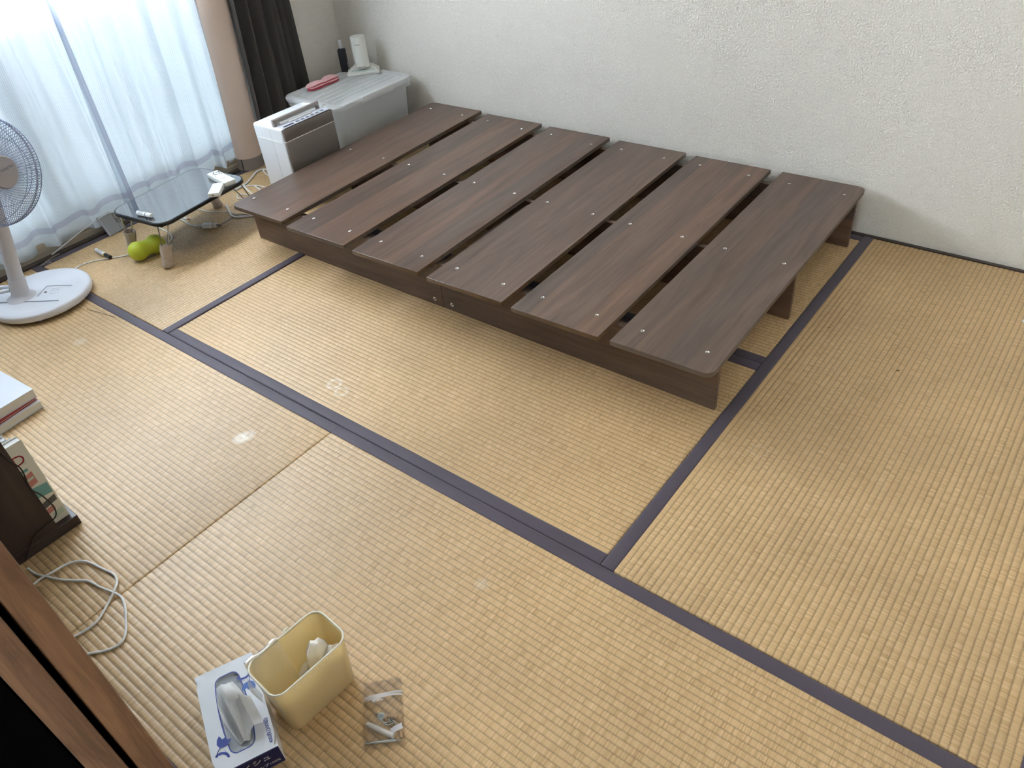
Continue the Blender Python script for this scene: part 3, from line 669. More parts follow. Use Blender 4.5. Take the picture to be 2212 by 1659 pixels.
for k in range(4):
    ft = feet[k]; tx, ty = tops[k]; up = Vector((tx, ty, TZ-0.016)); base = Vector((ft.x, ft.y, 0.004)); d = up-base
    for s in (-1, 1):
        MB().tube([base + d*0.08 + Vector((0.004*s, 0.003*s, 0)), up + Vector((0.010*s, 0.018*s, 0))], 0.0026, 8).build('leg_rod', M_rod, tb)
    MB().bbox((tx-0.014, ty-0.022, TZ-0.024), (tx+0.014, ty+0.022, TZ-0.0158), 0.002, 1).build('hinge_plate', pr('hinge_dark', (0.05, 0.05, 0.05), 0.4, metal=0.8), tb)
    # sock: crumpled cup around the foot
    axis = d.normalized(); e1 = axis.cross(Vector((0, 1, 0))).normalized(); e2 = axis.cross(e1)
    hgt = 0.088; loops = []; ph = k*1.7
    prof = [(0.004, 0.0), (0.013, 0.0006), (0.0175, 0.006), (0.0165, 0.016), (0.0150, 0.030), (0.0165, 0.052), (0.0175, 0.070), (0.0185, hgt-0.002), (0.0195, hgt), (0.0175, hgt+0.0005), (0.0160, hgt-0.006), (0.012, 0.03)]
    for (r, z) in prof:
        lp = []
        for i in range(20):
            a = 2*PI*i/20; rr = 1.22*r*(1 + 0.07*math.sin(3*a+ph+z*90) + 0.05*math.sin(5*a-z*140+ph))
            lift = max(z, 0.0)
            q = Vector((ft.x, ft.y, 0.0)) + axis*lift + e1*(rr*math.cos(a)) + e2*(rr*1.05*math.sin(a))
            q.z = max(q.z, 0.0006); lp.append(q)
        loops.append(lp)
    MB().loft(loops).build('sock', M_sock, tb, smooth=180)

M_rem = pr('remote_white', (0.78, 0.79, 0.75), 0.45)
M_prt = pr('print_dark', (0.05, 0.06, 0.07), 0.6)
M_lbl = pr('sticker_white', (0.82, 0.84, 0.86), 0.5)
r1 = thing('remote_control', 'thick white remote control with a round button ring on the black table', 'remote', (0.366, -1.093, TZ), math.radians(-7.3), 'remotes on the table')
MB().bbox((-0.078, -0.025, 0.0), (0.078, 0.025, 0.020), 0.004, 2).build('remote_body', M_rem, r1)
ring = MB()
for a0 in (0.3, 1.87, 3.44, 5.01):
    ring.tube([(-0.042+0.014*math.cos(a0+0.22*k), 0.003+0.014*math.sin(a0+0.22*k), 0.0202) for k in range(6)], 0.0014, 6)
ring.build('button_ring', M_prt, r1)
for (x, y) in ((-0.064, 0.0), (-0.052, 0.019), (-0.020, 0.016), (-0.018, -0.014)):
    MB().lathe([(0.0024, 0.0199), (0.0022, 0.0208)], 10).build('button', M_prt, r1, loc=(x, y, 0))
MB().box((0.028, -0.010, 0.0199), (0.030, 0.006, 0.0203)).build('logo_line', M_prt, r1, smooth=0)
r2 = thing('remote_control', 'small white remote lying face down at the table edge', 'remote', (0.442, -1.172, TZ), math.radians(-47), 'remotes on the table')
MB().bbox((-0.050, -0.023, 0.0), (0.050, 0.023, 0.018), 0.003, 2).build('remote_body', M_rem, r2)
MB().box((-0.042, -0.018, 0.0179), (0.036, 0.018, 0.0184)).build('sticker', M_lbl, r2, smooth=0)
for q in range(5):
    MB().tube([(-0.034+q*0.013, -0.013, 0.0185), (-0.030+q*0.013, 0.002*q-0.003, 0.0185), (-0.034+q*0.013, 0.012, 0.0185)], 0.0006, 4).build('sticker_line', pr('sticker_grey', (0.5, 0.55, 0.62), 0.6), r2)
MB().lathe([(0.0026, 0.0), (0.0026, 0.001)], 10).xf(Matrix.Rotation(PI/2, 4, 'Y')).build('hole', M_hole, r2, loc=(0.0496, -0.004, 0.009))

def marker(name, label, pa, pb, r, capcol, body_first, ring_col):
    pa = Vector(pa); pb = Vector(pb); d = pb-pa; L_ = d.length; yaw = math.atan2(d.y, d.x)
    t = thing(name, label, 'marker', (pa.x, pa.y, pa.z), yaw)
    rx = Matrix.Translation((0, 0, r)) @ Matrix.Rotation(PI/2, 4, 'Y')
    MB().lathe([(r*0.8, 0.0), (r, 0.002), (r, L_*0.62)], 20).xf(rx).build('barrel', pr('marker_white', (0.86, 0.87, 0.88), 0.35), t)
    MB().lathe([(r*1.02, L_*0.62), (r*1.02, L_*0.66)], 20).xf(rx).build('colour_ring', pr('ring_'+name+label[:6], ring_col, 0.4), t)
    MB().lathe([(r*0.98, L_*0.66), (r*0.98, L_-0.002), (r*0.8, L_)], 20).xf(rx).build('cap', pr('cap_'+name+label[:6], capcol, 0.35), t)
    for q in range(5):
        a = 0.5+0.35*q; y = -r*math.cos(a)*1.005; z = r+r*math.sin(a)*1.005
        MB().tube([(L_*0.14, y, z), (L_*(0.50-0.05*(q % 2)), y, z)], 0.0005, 4).build('print_line', M_prt, t)
    return t
marker('correction_marker', 'short white pen with black print lying on the black table', (0.326, -1.460, TZ), (0.404, -1.446, TZ), 0.009, (0.85, 0.86, 0.86), True, (0.04, 0.05, 0.05))
a = F(208, 541, 0.007); b = F(239, 557, 0.007)
marker('marker_pen', 'white marker pen with a black cap and yellow ring on the mat', (a.x, a.y, 0.0005), (b.x, b.y, 0.0005), 0.0085, (0.012, 0.014, 0.018), True, (0.75, 0.55, 0.05))

# ------------------------------------------------------------------ lime massage ball
rb = 0.0385
p1 = F(299, 542, rb); p2 = F(335, 527, rb); d = p2-p1
pk = thing('massage_ball', 'lime green peanut shaped massage ball under the black table', 'massage ball', ((p1.x+p2.x)/2, (p1.y+p2.y)/2, 0), math.atan2(d.y, d.x))
hl = max(0.036, d.length/2); prof = []
wr = 0.0305; R2_ = (hl*hl + wr*wr - rb*rb)/(2*(rb-wr))     # fillet circle centred outside the waist
xt = hl*R2_/(R2_+rb)                                       # where ball and fillet touch
for k in range(49):
    x = -(hl+rb)*math.cos(PI*k/48)
    if abs(x) >= xt: r_ = math.sqrt(max(0, rb*rb-(abs(x)-hl)**2))
    else: r_ = wr + R2_ - math.sqrt(max(0, R2_*R2_-x*x))
    prof.append((max(0.0004, r_), x))
MB().lathe(prof, 40).xf(Matrix.Translation((0, 0, rb)) @ Matrix.Rotation(PI/2, 4, 'Y')).build('ball_body', pr('ball_lime', (0.52, 0.60, 0.035), 0.5, bump=0.08, bscale=500), pk, smooth=180)

# ------------------------------------------------------------------ electric fan
M_fan = pr('fan_white', (0.72, 0.73, 0.78), 0.28)
M_fanw = pr('fan_white_matte', (0.62, 0.60, 0.62), 0.42)
fc = Vector((0.253, -1.889, 0)); FR = 0.177
fan = thing('electric_fan', 'white floor fan with round base in front of the lace curtain', 'fan', (fc.x, fc.y, 0))
bo = MB().lathe([(FR-0.010, 0.012), (FR-0.003, 0.0135), (FR, 0.018), (FR, 0.034), (FR-0.004, 0.039), (FR-0.012, 0.041), (FR-0.040, 0.040), (FR-0.046, 0.0385), (FR-0.085, 0.0395), (0.001, 0.0405)], 72).build('base', M_fan, fan, smooth=40)
for a in (-2.2, -0.55, -1.35, 0.4, 1.6, 2.8):
    MB().bbox((-0.008, -0.006, 0.0), (0.008, 0.006, 0.014), 0.002, 1).build('foot', pr('foot_clear', (0.30, 0.27, 0.26), 0.5), bo, loc=((FR-0.022)*math.cos(a), (FR-0.022)*math.sin(a), 0))
pb_ = F(46, 640, 0.042) - fc; pt_ = F(3, 491, 0.30) - fc
dirp = (pt_-pb_)
pole_top = pb_ + dirp*1.55
collar = MB().lathe([(0.052, 0.040), (0.047, 0.044), (0.035, 0.050), (0.0312, 0.058), (0.0300, 0.10), (0.0288, 0.115)], 32)
sh = Matrix(((1, 0, dirp.x/dirp.z, pb_.x - dirp.x/dirp.z*0.042), (0, 1, dirp.y/dirp.z, pb_.y - dirp.y/dirp.z*0.042), (0, 0, 1, 0), (0, 0, 0, 1)))
collar.xf(sh).build('pole_collar', M_fanw, fan, smooth=50)
MB().tube([pb_ + dirp*0.2, pb_ + dirp*0.6, pole_top], [0.0262, 0.0245, 0.021], 28).build('pole', M_fanw, fan)
MB().tube(cat([pb_+Vector((-0.020, 0.0, 0.035)), pb_+Vector((-0.060, -0.030, 0.036)), pb_+Vector((-0.075, -0.060, 0.036)), pb_+Vector((-0.045, -0.070, 0.036)), pb_+Vector((-0.010, -0.022, 0.035))], 6), 0.007, 10).build('cord_hook', M_fan, fan)
MB().lathe([(0.0040, 0.0), (0.0040, 0.0012)], 14).build('base_screw', M_hole, fan, loc=(F(98, 631, 0.041)-fc+Vector((0, 0, 0.0402-0.041+0.0002))))
M_line = pr('base_line', (0.16, 0.17, 0.24), 0.5)
def bline(pts, r=0.0008): return MB().tube([F(u, v, 0.0408)-fc for u, v in pts], r, 5).build('base_groove', M_line, fan)
bline([(0, 654), (127, 649)], 0.0012); bline([(81, 640), (101, 618), (156, 616)])
M_print = pr('base_print', (0.34, 0.38, 0.50), 0.6)
for r_ in range(3):
    for q in range(4):
        u, v = 112+q*5-r_*2, 624+r_*5-q*0.8
        MB().tube([F(u, v, 0.0409)-fc, F(u+3, v-0.6, 0.0409)-fc], 0.0005, 4).build('print_line', M_print, fan)
# head
hcen = FX(-24, 371, 0.33) - fc
ax = Vector((0.940, 0.342, 0.03)).normalized()
q_ = Vector((0, 0, 1)).rotation_difference(ax); HM = Matrix.Translation(hcen) @ q_.to_matrix().to_4x4()
GR = 0.180
M_wire = pr('guard_wire', (0.20, 0.24, 0.36), 0.4)
M_hub = pr('fan_hub', (0.40, 0.38, 0.40), 0.5)
def guard(front):
    mb = MB(); n = 110; sgn = 1 if front else -1; depth = 0.062 if front else 0.075
    for i in range(n):
        a0 = 2*PI*i/n; pts = []
        for k in range(9):
            t = k/8; r = 0.052 + (GR-0.052)*math.sin(t*PI/2)**0.9; z = depth*math.cos(t*PI/2)**0.8 if t < 1 else 0.0
            a = a0 + sgn*0.16*(1-t); pts.append((r*math.cos(a), r*math.sin(a), sgn*(z+0.004)))
        mb.tube(pts, 0.0011, 4)
    for r, z in ((0.052, depth), (0.110, depth*0.86), (GR*0.95, depth*0.42)):
        mb.tube([(r*math.cos(2*PI*k/64), r*math.sin(2*PI*k/64), sgn*(z+0.004)) for k in range(64)], 0.0012, 5, closed=True)
    return mb
guard(True).xf(HM).build('front_guard', M_wire, fan, smooth=60)
guard(False).xf(HM).build('rear_guard', M_wire, fan, smooth=60)
MB().tube([(GR*math.cos(2*PI*k/80), GR*math.sin(2*PI*k/80), 0) for k in range(80)], 0.0036, 8, closed=True).xf(HM).build('guard_rim', pr('rim_grey', (0.40, 0.42, 0.50), 0.4), fan, smooth=60)
MB().bbox((GR-0.006, -0.014, -0.008), (GR+0.008, 0.014, 0.008), 0.002, 1).xf(HM @ Matrix.Rotation(-PI/2-0.15, 4, 'Z')).build('rim_clip', M_fanw, fan)
hub = MB().lathe([(0.054, 0.058), (0.055, 0.064), (0.050, 0.071), (0.001, 0.074)], 40).xf(HM).build('hub_cap', M_hub, fan, smooth=40)
MB().lathe([(0.030, -0.012), (0.034, 0.0), (0.034, 0.030), (0.028, 0.040), (0.001, 0.042)], 28).xf(HM).build('rotor', M_fan, fan)
M_blade = film('blade_frost', (0.78, 0.88, 1.0), 0.84, gloss=0.03)
for k in range(5):
    def bl(u, v):
        r = 0.030 + 0.135*u; a = (v-0.5)*(0.95-0.15*u) + 0.35*u; z = 0.028*(v-0.5)*(1-0.3*u) + 0.012
        return (r*math.cos(a), r*math.sin(a), z)
    MB().grid(bl, 10, 8).xf(HM @ Matrix.Rotation(2*PI*k/5+0.3, 4, 'Z')).build('blade', M_blade, fan, smooth=180)
MB().lathe([(0.030, -0.17), (0.048, -0.16), (0.055, -0.12), (0.052, -0.082), (0.030, -0.078)], 28).xf(HM).build('motor_housing', M_fanw, fan)
mh = HM @ Vector((0, 0, -0.12))
MB().tube([pole_top, (pole_top+mh)/2+Vector((0, 0, -0.01)), mh], [0.018, 0.020, 0.022], 16).build('neck', M_fanw, fan)
# words on the hub cap, standing upright
zax = ax; xax = Vector((0, 0, 1)).cross(zax).normalized(); yax = zax.cross(xax)
TM = Matrix((xax, yax, zax)).transposed().to_4x4()
tpos = hcen + ax*0.0755 + yax*0.010 + xax*0.012
tm = text_mesh('Living Fan', 0.013, M_line, 'hub_lettering', fan, tpos, TM.to_euler())

# ------------------------------------------------------------------ grey cover leaning on the sill, cables
M_gp = pr('cover_grey', (0.32, 0.34, 0.35), 0.5)
A = F(237, 511, 0.002); B = F(272, 492, 0.002); D = FX(207, 472, -0.052)
ux = (B-A); Lx = ux.length; ux.normalize(); uy = (D-A); uy = (uy - ux*uy.dot(ux)); Ly = uy.length; uy.normalize(); uz = ux.cross(uy)
cv = thing('plastic_cover', 'grey plastic cover leaning against the window sill', 'cover', A)
CMt = Matrix((ux, uy, uz)).transposed().to_4x4()
MB().bbox((0, 0, 0.0), (Lx*0.78, Ly, 0.004), 0.001, 1).xf(CMt).build('cover_panel', M_gp, cv)
MB().bbox((-0.001, 0, 0.0), (0.006, Ly, 0.010), 0.0015, 1).xf(CMt).build('cover_lip', pr('cover_lip_grey', (0.45, 0.47, 0.52), 0.4), cv)
MB().bbox((Lx*0.78, 0, 0.0), (Lx, Ly*0.36, 0.008), 0.0015, 1).xf(CMt).build('cover_foot', M_gp, cv)
for q in range(6):
    MB().bbox((Lx*0.80, Ly*(0.42+0.085*q), 0.0005), (Lx*(1.12-0.03*q), Ly*(0.455+0.085*q), 0.010), 0.001, 1).xf(CMt).build('cover_rib', pr('cover_rib_grey', (0.42, 0.44, 0.45), 0.5), cv)
MB().bbox((Lx*0.74, Ly*0.02, 0.004), (Lx*0.79, Ly*0.30, 0.008), 0.001, 1).xf(CMt).build('cover_rail', pr('cover_lip_grey', (0.45, 0.47, 0.52), 0.4), cv)

M_cable = pr('cable_white', (0.86, 0.86, 0.85), 0.45)
M_cable2 = pr('cable_grey', (0.33, 0.31, 0.30), 0.5)
def cable(name, label, pts, r, mat, group=None, n=8):
    P = [Vector(p) if len(p) == 3 and abs(p[0]) < 10 else None for p in pts]
    P = [F(p[0], p[1], p[2]) if P[i] is None else P[i] for i, p in enumerate(pts)]
    for p in P: p.z = max(p.z, r+0.0004)
    c = P[0].copy(); c.z = 0
    o = MB().tube([q-c for q in cat(P, n)], r, 8).build(name, mat, None, loc=c)
    return tag(o, label, 'cable', group)
def K(u, v, z=0.004): return (350+u/8.193, 350+v/8.193, z)
cable('power_cable', 'white cable trailing from the dehumidifier behind the black table', [(604, 372, 0.01), (575, 366, 0.004), (556, 370, 0.004), (545, 382, 0.004), (530, 398, 0.004), (505, 412, 0.004)], 0.0042, M_cable, 'white cables around the table')
cable('power_cable', 'short white cable stub curling below the dehumidifier', [(590, 379, 0.004), (578, 378, 0.004), (571, 372, 0.004), (569, 367, 0.009)], 0.0034, M_cable, 'white cables around the table')
cable('power_cable', 'thin white cable bowed beside the bed corner', [K(1360, 450), K(1500, 425), K(1660, 415), K(1780, 435), K(1900, 480)], 0.0028, M_cable, 'white cables around the table')
cable('power_cable', 'white cable crossing under the bowed one by the bed corner', [K(1455, 440), K(1520, 500), K(1585, 560), K(1680, 640), K(1750, 720)], 0.0036, M_cable, 'white cables around the table')
cable('power_cable', 'white cable stub running toward the bed under the bowed cable', [K(1640, 425), K(1690, 460), K(1730, 490), K(1800, 560)], 0.0040, M_cable, 'white cables around the table')
cable('power_cable', 'white cable ring lying behind the bed corner', [K(1520, 590), K(1450, 570), K(1370, 570), K(1330, 610), K(1350, 645), K(1410, 650), K(1500, 640), K(1600, 640)], 0.0024, M_cable, 'white cables around the table')
cable('power_cable', 'white cable curving from the sock to the bed leg', [K(1130, 775), K(1160, 810), K(1195, 880), K(1240, 950), K(1330, 978), K(1450, 970), K(1600, 955), K(1720, 960)], 0.0040, M_cable, 'white cables around the table')
cable('power_cable', 'thin white cable snaking along the mat behind the plug', [K(560, 810), K(700, 850), K(850, 885), K(1010, 880), K(1180, 885), K(1290, 920), K(1400, 945, 0.008), K(1560, 950)], 0.0026, M_cable, 'white cables around the table')
cable('extension_cord', 'white extension cord under the table ending in a plug', [K(230, 900), K(310, 1000), K(400, 1050), K(500, 1110), K(620, 1135, 0.006), K(715, 1130, 0.009)], 0.0034, M_cable, 'white cables around the table')
pp = F(*K(715, 1125, 0.011)); pq = F(*K(880, 1120, 0.011)); d = pq-pp
pl = thing('cable_connector', 'white socket and plug joined on the mat by the bed corner', 'plug', (pp.x, pp.y, 0), math.atan2(d.y, d.x))
Lp = d.length
MB().bbox((0, -0.012, 0.0006), (Lp, 0.012, 0.020), 0.005, 3).build('socket', M_cable, pl)
MB().bbox((Lp+0.0004, -0.010, 0.002), (Lp*1.55, 0.010, 0.018), 0.003, 2).build('plug', pr('plug_grey', (0.68, 0.65, 0.60), 0.5), pl)
for q in range(4): MB().lathe([(0.0065-0.0007*q, 0.0), (0.0065-0.0007*q, 0.003)], 12).xf(Matrix.Rotation(PI/2, 4, 'Y')).build('strain_ring', pr('plug_dark', (0.30, 0.28, 0.26), 0.5), pl, loc=(Lp*1.56+q*0.0055, 0, 0.010))
MB().tube([(-0.028, 0, 0.008), (0, 0, 0.010)], [0.0045, 0.0065], 12).build('cord_sleeve', pr('sleeve_white', (0.6, 0.6, 0.6), 0.5), pl)
cable('plug_cord', 'thin grey cord leading from the plug to the bed', [K(1060, 1088, 0.010), K(1120, 1060), K(1200, 1010), K(1270, 960), K(1360, 925, 0.010), K(1460, 925, 0.012), K(1580, 950, 0.004)], 0.0022, M_cable2, None)
wt = F(385, 475, 0.0)
wtag = thing('wire_tie', 'white twist tie with a rust coloured tip lying by the extension cord', 'tie', F(*K(420, 1010, 0.0)), 0.3)
MB().bbox((-0.014, -0.006, 0.0006), (0.010, 0.008, 0.004), 0.001, 1).build('tie_body', M_cable, wtag)
MB().tube([(0.006, 0, 0.003), (0.022, -0.003, 0.0028), (0.034, -0.010, 0.002)], [0.002, 0.004, 0.001], 8).build('tie_tip', pr('rust', (0.32, 0.17, 0.10), 0.7), wtag)
cable('fan_cord', 'thin white fan cord running to the massage ball', [(150, 588, 0.005), (175, 573, 0.003), (205, 563, 0.003), (238, 558, 0.003), (278, 551, 0.003), (300, 549, 0.003)], 0.0024, M_cable, None)
cable('looped_cord', 'white cord looping behind the front sock of the table', [(335, 487, 0.003), (352, 496, 0.003), (366, 504, 0.003), (371, 514, 0.003), (364, 524, 0.003), (350, 532, 0.003)], 0.0026, M_cable, None)
pts = [FX(250, 458, -0.018), FX(240, 459, -0.030), FX(228, 463, -0.040), FX(200, 481, -0.045), FX(160, 512, -0.050), FX(130, 536, -0.055), FX(112, 550, -0.060)]
o = MB().tube([q-pts[-1] for q in cat(pts, 6)], 0.0026, 6).build('thin_rod', pr('rod_pale', (0.72, 0.76, 0.78), 0.35), None, loc=pts[-1]); tag(o, 'thin pale wire slanting over the window sill to the grey cover', 'wire')
pts = [F(84, 576, 0.004), F(92, 572, 0.010), F(100, 565, 0.012), F(104, 563, 0.010), F(110, 567, 0.008), F(104, 568, 0.012), F(98, 566, 0.012), F(106, 561, 0.012), F(120, 552, 0.008), F(131, 547, 0.004)]
o = MB().tube([q-pts[0] for q in cat(pts, 5)], 0.0012, 6).build('knotted_string', pr('string_cream', (0.55, 0.50, 0.40), 0.8), None, loc=pts[0]); tag(o, 'knotted cream string on the threshold behind the fan base', 'string')
pts = [F(189, 667, 0.002), F(194, 670, 0.002), F(215, 675, 0.003), F(250, 686, 0.002)]
o = MB().tube([q-pts[0] for q in cat(pts, 5)], [0.0018]*3+[0.0009]*13, 6).build('thin_stick', pr('stick_brown', (0.12, 0.06, 0.035), 0.5), None, loc=pts[0]); tag(o, 'thin brown ear pick lying by the mat border beside the fan', 'stick')

# ------------------------------------------------------------------ cabinet with books at the left edge
cbx, cby = 1.462, -2.392
M_cab = wood('cabinet_dark', 2, (0.020, 0.011, 0.008), (0.055, 0.031, 0.021), rough=0.5, stave=2, tone=0.05, gscale=1.5, bump=0.5)
M_cabt = pr('cabinet_gloss', (0.04, 0.027, 0.025), 0.38)
cb = thing('book_cabinet', 'dark brown cabinet side and base shelf at the left edge', 'cabinet', (cbx, cby, 0))
MB().bbox((-0.60, -0.215, 0.0), (0.0, 0.0, 0.030), 0.0015, 1).build('base_shelf', M_cabt, cb)
MB().bbox((-0.600, -0.215, 0.0304), (-0.582, -0.040, 0.62), 0.001, 1).build('side_panel', M_cab, cb)
MB().bbox((-0.019, -0.215, 0.0304), (0.0, -0.050, 0.62), 0.001, 1).build('side_panel', M_cab, cb)
MB().box((-0.5815, -0.215, 0.0304), (-0.0195, -0.208, 0.62)).build('back_panel', M_cab, cb, smooth=0)
MB().bbox((-0.60, -0.215, 0.6204), (0.0, -0.030, 0.64), 0.0015, 1).build('top_board', M_cab, cb)
def book(label, x0, x1, y0, y1, z0, hgt, cov, spine=True, group='books standing in the cabinet'):
    t = thing('book', label, 'book', ((x0+x1)/2, (y0+y1)/2, z0), 0, group); w = (x1-x0)/2; d_ = (y1-y0)/2
    MB().bbox((-w+0.0012, -d_+0.002, 0.002), (w-0.0012, d_-0.0015, hgt-0.003), 0.0004, 1).build('page_block', pr('paper_white', (0.78, 0.78, 0.78), 0.8), t)
    MB().box((-w, -d_, 0), (-w+0.0011, d_, hgt)).box((w-0.0011, -d_, 0), (w, d_, hgt)).box((-w, -d_, 0), (w, -d_+0.0011, hgt)).build('cover', cov, t, smooth=0)
    return t
M_c1 = pr('cover_cream', (0.74, 0.71, 0.60), 0.4); M_c2 = pr('cover_white', (0.76, 0.77, 0.80), 0.4)
bx = cbx-0.0205
bk = book('cream paperback with a red letter and pictures beside the cabinet panel', bx-0.024, bx, cby-0.19, cby-0.010, 0.0306, 0.262, M_c1)
bz = [(-0.004, 0.20, 0.236, pr('ink_red', (0.35, 0.01, 0.03), 0.5), 'red_letter')]
PN = [0]
def patch(name, y0, y1, z0, z1, m, sl=0.0):
    PN[0] += 1; e_ = PN[0]*0.00006
    MB().loft([[(0.01205, y0, z0), (0.01205, y1, z0+sl), (0.01205, y1, z1), (0.01205, y0, z1-sl)], [(0.0122+e_, y0, z0), (0.0122+e_, y1, z0+sl), (0.0122+e_, y1, z1), (0.0122+e_, y0, z1-sl)]]).build(name, m, bk, smooth=0)
M_inkr = pr('ink_red', (0.36, 0.012, 0.03), 0.5); M_teal = pr('ink_teal', (0.16, 0.36, 0.34), 0.5); M_sal = pr('ink_salmon', (0.55, 0.22, 0.17), 0.5); M_inkd = pr('ink_grey', (0.09, 0.09, 0.08), 0.5); M_grn2 = pr('ink_pale_green', (0.5, 0.58, 0.46), 0.5)
# letter D, picture patches in teal, salmon, grey
text_mesh('D', 0.040, M_inkr, 'cover_letter', bk, (0.0122, 0.062, 0.214), (PI/2, 0, PI/2))
patch('cover_picture', 0.028, 0.068, 0.176, 0.186, M_teal, 0.002); patch('cover_picture', 0.030, 0.072, 0.126, 0.172, M_sal, 0.010)
patch('cover_picture', 0.040, 0.070, 0.148, 0.158, M_grn2, 0.003); patch('cover_picture', 0.030, 0.087, 0.096, 0.122, M_teal, -0.008)
patch('cover_picture', 0.030, 0.086, 0.050, 0.080, M_inkd, 0.012); patch('cover_picture', 0.045, 0.072, 0.034, 0.054, M_sal, 0.004); patch('cover_picture', 0.058, 0.086, 0.012, 0.036, M_grn2, 0.006)
xx = bx-0.0245
for i, (w_, dy, hh, lb) in enumerate(((0.016, 0.020, 0.255, 'white paperback second from the cabinet panel'), (0.018, 0.030, 0.258, 'white paperback third from the cabinet panel'), (0.020, 0.026, 0.250, 'white paperback fourth from the cabinet panel'), (0.014, 0.040, 0.246, 'white paperback fifth from the cabinet panel'))):
    book(lb, xx-w_, xx, cby-0.19, cby-dy, 0.0306, hh, M_c2); xx -= w_+0.0005
# black cable hanging over the cabinet side
pts = [FX(0, 977, cbx+0.003), FX(22, 997, cbx+0.003), FX(46, 1014, cbx+0.004), FX(66, 1055, cbx+0.004), FX(90, 1070, cbx+0.006), FX(112, 1090, cbx+0.010), FX(121, 1107, cbx+0.010), FX(117, 1120, cbx+0.010), FX(98, 1136, cbx+0.008), FX(75, 1158, cbx+0.006), FX(66, 1178, cbx+0.006), FX(58, 1200, cbx+0.008), FX(54, 1212, cbx+0.012)]
for p in pts: p.z = max(p.z, 0.004)
o = MB().tube([q-pts[-1] for q in cat(pts, 6)], 0.0017, 6).build('black_cable', pr('cable_black', (0.01, 0.01, 0.011), 0.45), None, loc=pts[-1]); tag(o, 'thin black cable draped over the cabinet side panel', 'cable')
# white cord loops on the mat
cable('charging_cable', 'long white cord looped on the mat beside the door edge', [(60, 1228, 0.004), (78, 1240, 0.004), (102, 1246, 0.004), (130, 1252, 0.004), (160, 1254, 0.004), (190, 1255, 0.004), (215, 1268, 0.004), (245, 1280, 0.007), (262, 1290, 0.004), (270, 1310, 0.004), (272, 1340, 0.004), (272, 1365, 0.004), (265, 1384, 0.004), (250, 1397, 0.004), (225, 1406, 0.004), (198, 1411, 0.004), (160, 1420, 0.004)], 0.0029, M_cable, 'white cord loops by the door')
cable('charging_cable', 'white cord crossing over the longer loop beside the door edge', [(60, 1275, 0.004), (85, 1252, 0.004), (110, 1238, 0.007), (140, 1221, 0.004), (165, 1213, 0.004), (190, 1214, 0.004), (220, 1228, 0.004), (245, 1240, 0.004), (253, 1256, 0.004), (247, 1275, 0.009), (235, 1300, 0.004), (215, 1335, 0.004), (195, 1355, 0.004), (172, 1369, 0.004), (140, 1385, 0.004)], 0.0029, M_cable, 'white cord loops by the door')

# stacked books on the mat by the left edge
def flat_book(label, cpx, z0, hgt, yaw, w, l, cov, stripe=None):
    c = F(*cpx, z0+hgt); ya = math.radians(yaw)
    R2 = Matrix.Rotation(ya, 3, 'Z'); ctr = c + R2 @ Vector((-l/2, w/2*0 - w/2, 0))
    t = thing('lying_book', label, 'book', (ctr.x, ctr.y, z0), ya, 'books stacked on the mat')
    MB().bbox((-l/2+0.002, -w/2+0.003, 0.0014), (l/2-0.003, w/2-0.001, hgt-0.0014), 0.0005, 1).build('page_block', pr('paper_cream', (0.76, 0.72, 0.62), 0.8), t)
    MB().bbox((-l/2, -w/2, hgt-0.0013), (l/2, w/2, hgt), 0.0003, 1).bbox((-l/2, -w/2, 0), (l/2, w/2, 0.0013), 0.0003, 1).build('cover', cov, t)
    return t
M_cw = pr('book_white_gloss', (0.72, 0.75, 0.82), 0.25); M_cr = pr('book_red', (0.42, 0.035, 0.03), 0.4)
flat_book('white book at the bottom of the pile by the left edge', (87, 866), 0.0015, 0.024, 6, 0.15, 0.21, M_c2)
flat_book('red covered book between two white ones by the left edge', (78, 860), 0.0258, 0.0065, 9, 0.15, 0.21, M_cr)
fb = flat_book('white glossy book on top of the pile by the left edge', (71, 840), 0.0326, 0.031, 4, 0.15, 0.21, M_cw)
for q in range(3): MB().box((0.045+q*0.012, -0.065, 0.0311), (0.049+q*0.012, -0.05+0.004*q, 0.0313)).build('cover_mark', pr('print_violet', (0.25, 0.24, 0.36), 0.6), fb, smooth=0)

# ------------------------------------------------------------------ tissue box
tA = F(417, 1465, 0.055); tB = F(543, 1408, 0.055); tC = F(601, 1611, 0.055)
lx = (tC-tB); TLn = 0.226; yaw = math.atan2(lx.y, lx.x); TWd = 0.117; THt = 0.055
ex = Vector((math.cos(yaw), math.sin(yaw), 0)); ey = Vector((-math.sin(yaw), math.cos(yaw), 0))
tctr = tB + ex*TLn/2 - ey*TWd/2
tx = thing('tissue_box', 'white tissue box with blue tulip print and a pulled tissue', 'tissue box', (tctr.x, tctr.y, 0), yaw)
M_box = pr('carton_white', (0.78, 0.81, 0.86), 0.4)
M_navy = pr('carton_navy', (0.012, 0.016, 0.10), 0.4)
M_blue = pr('tulip_blue', (0.02, 0.05, 0.33), 0.45); M_blue2 = pr('tulip_light_blue', (0.06, 0.15, 0.50), 0.45)
hl_, hw_ = TLn/2, TWd/2
MB().bbox((-hl_, -hw_, 0.0005), (hl_, hw_, THt-0.006), 0.0008, 1).build('carton_body', M_box, tx)
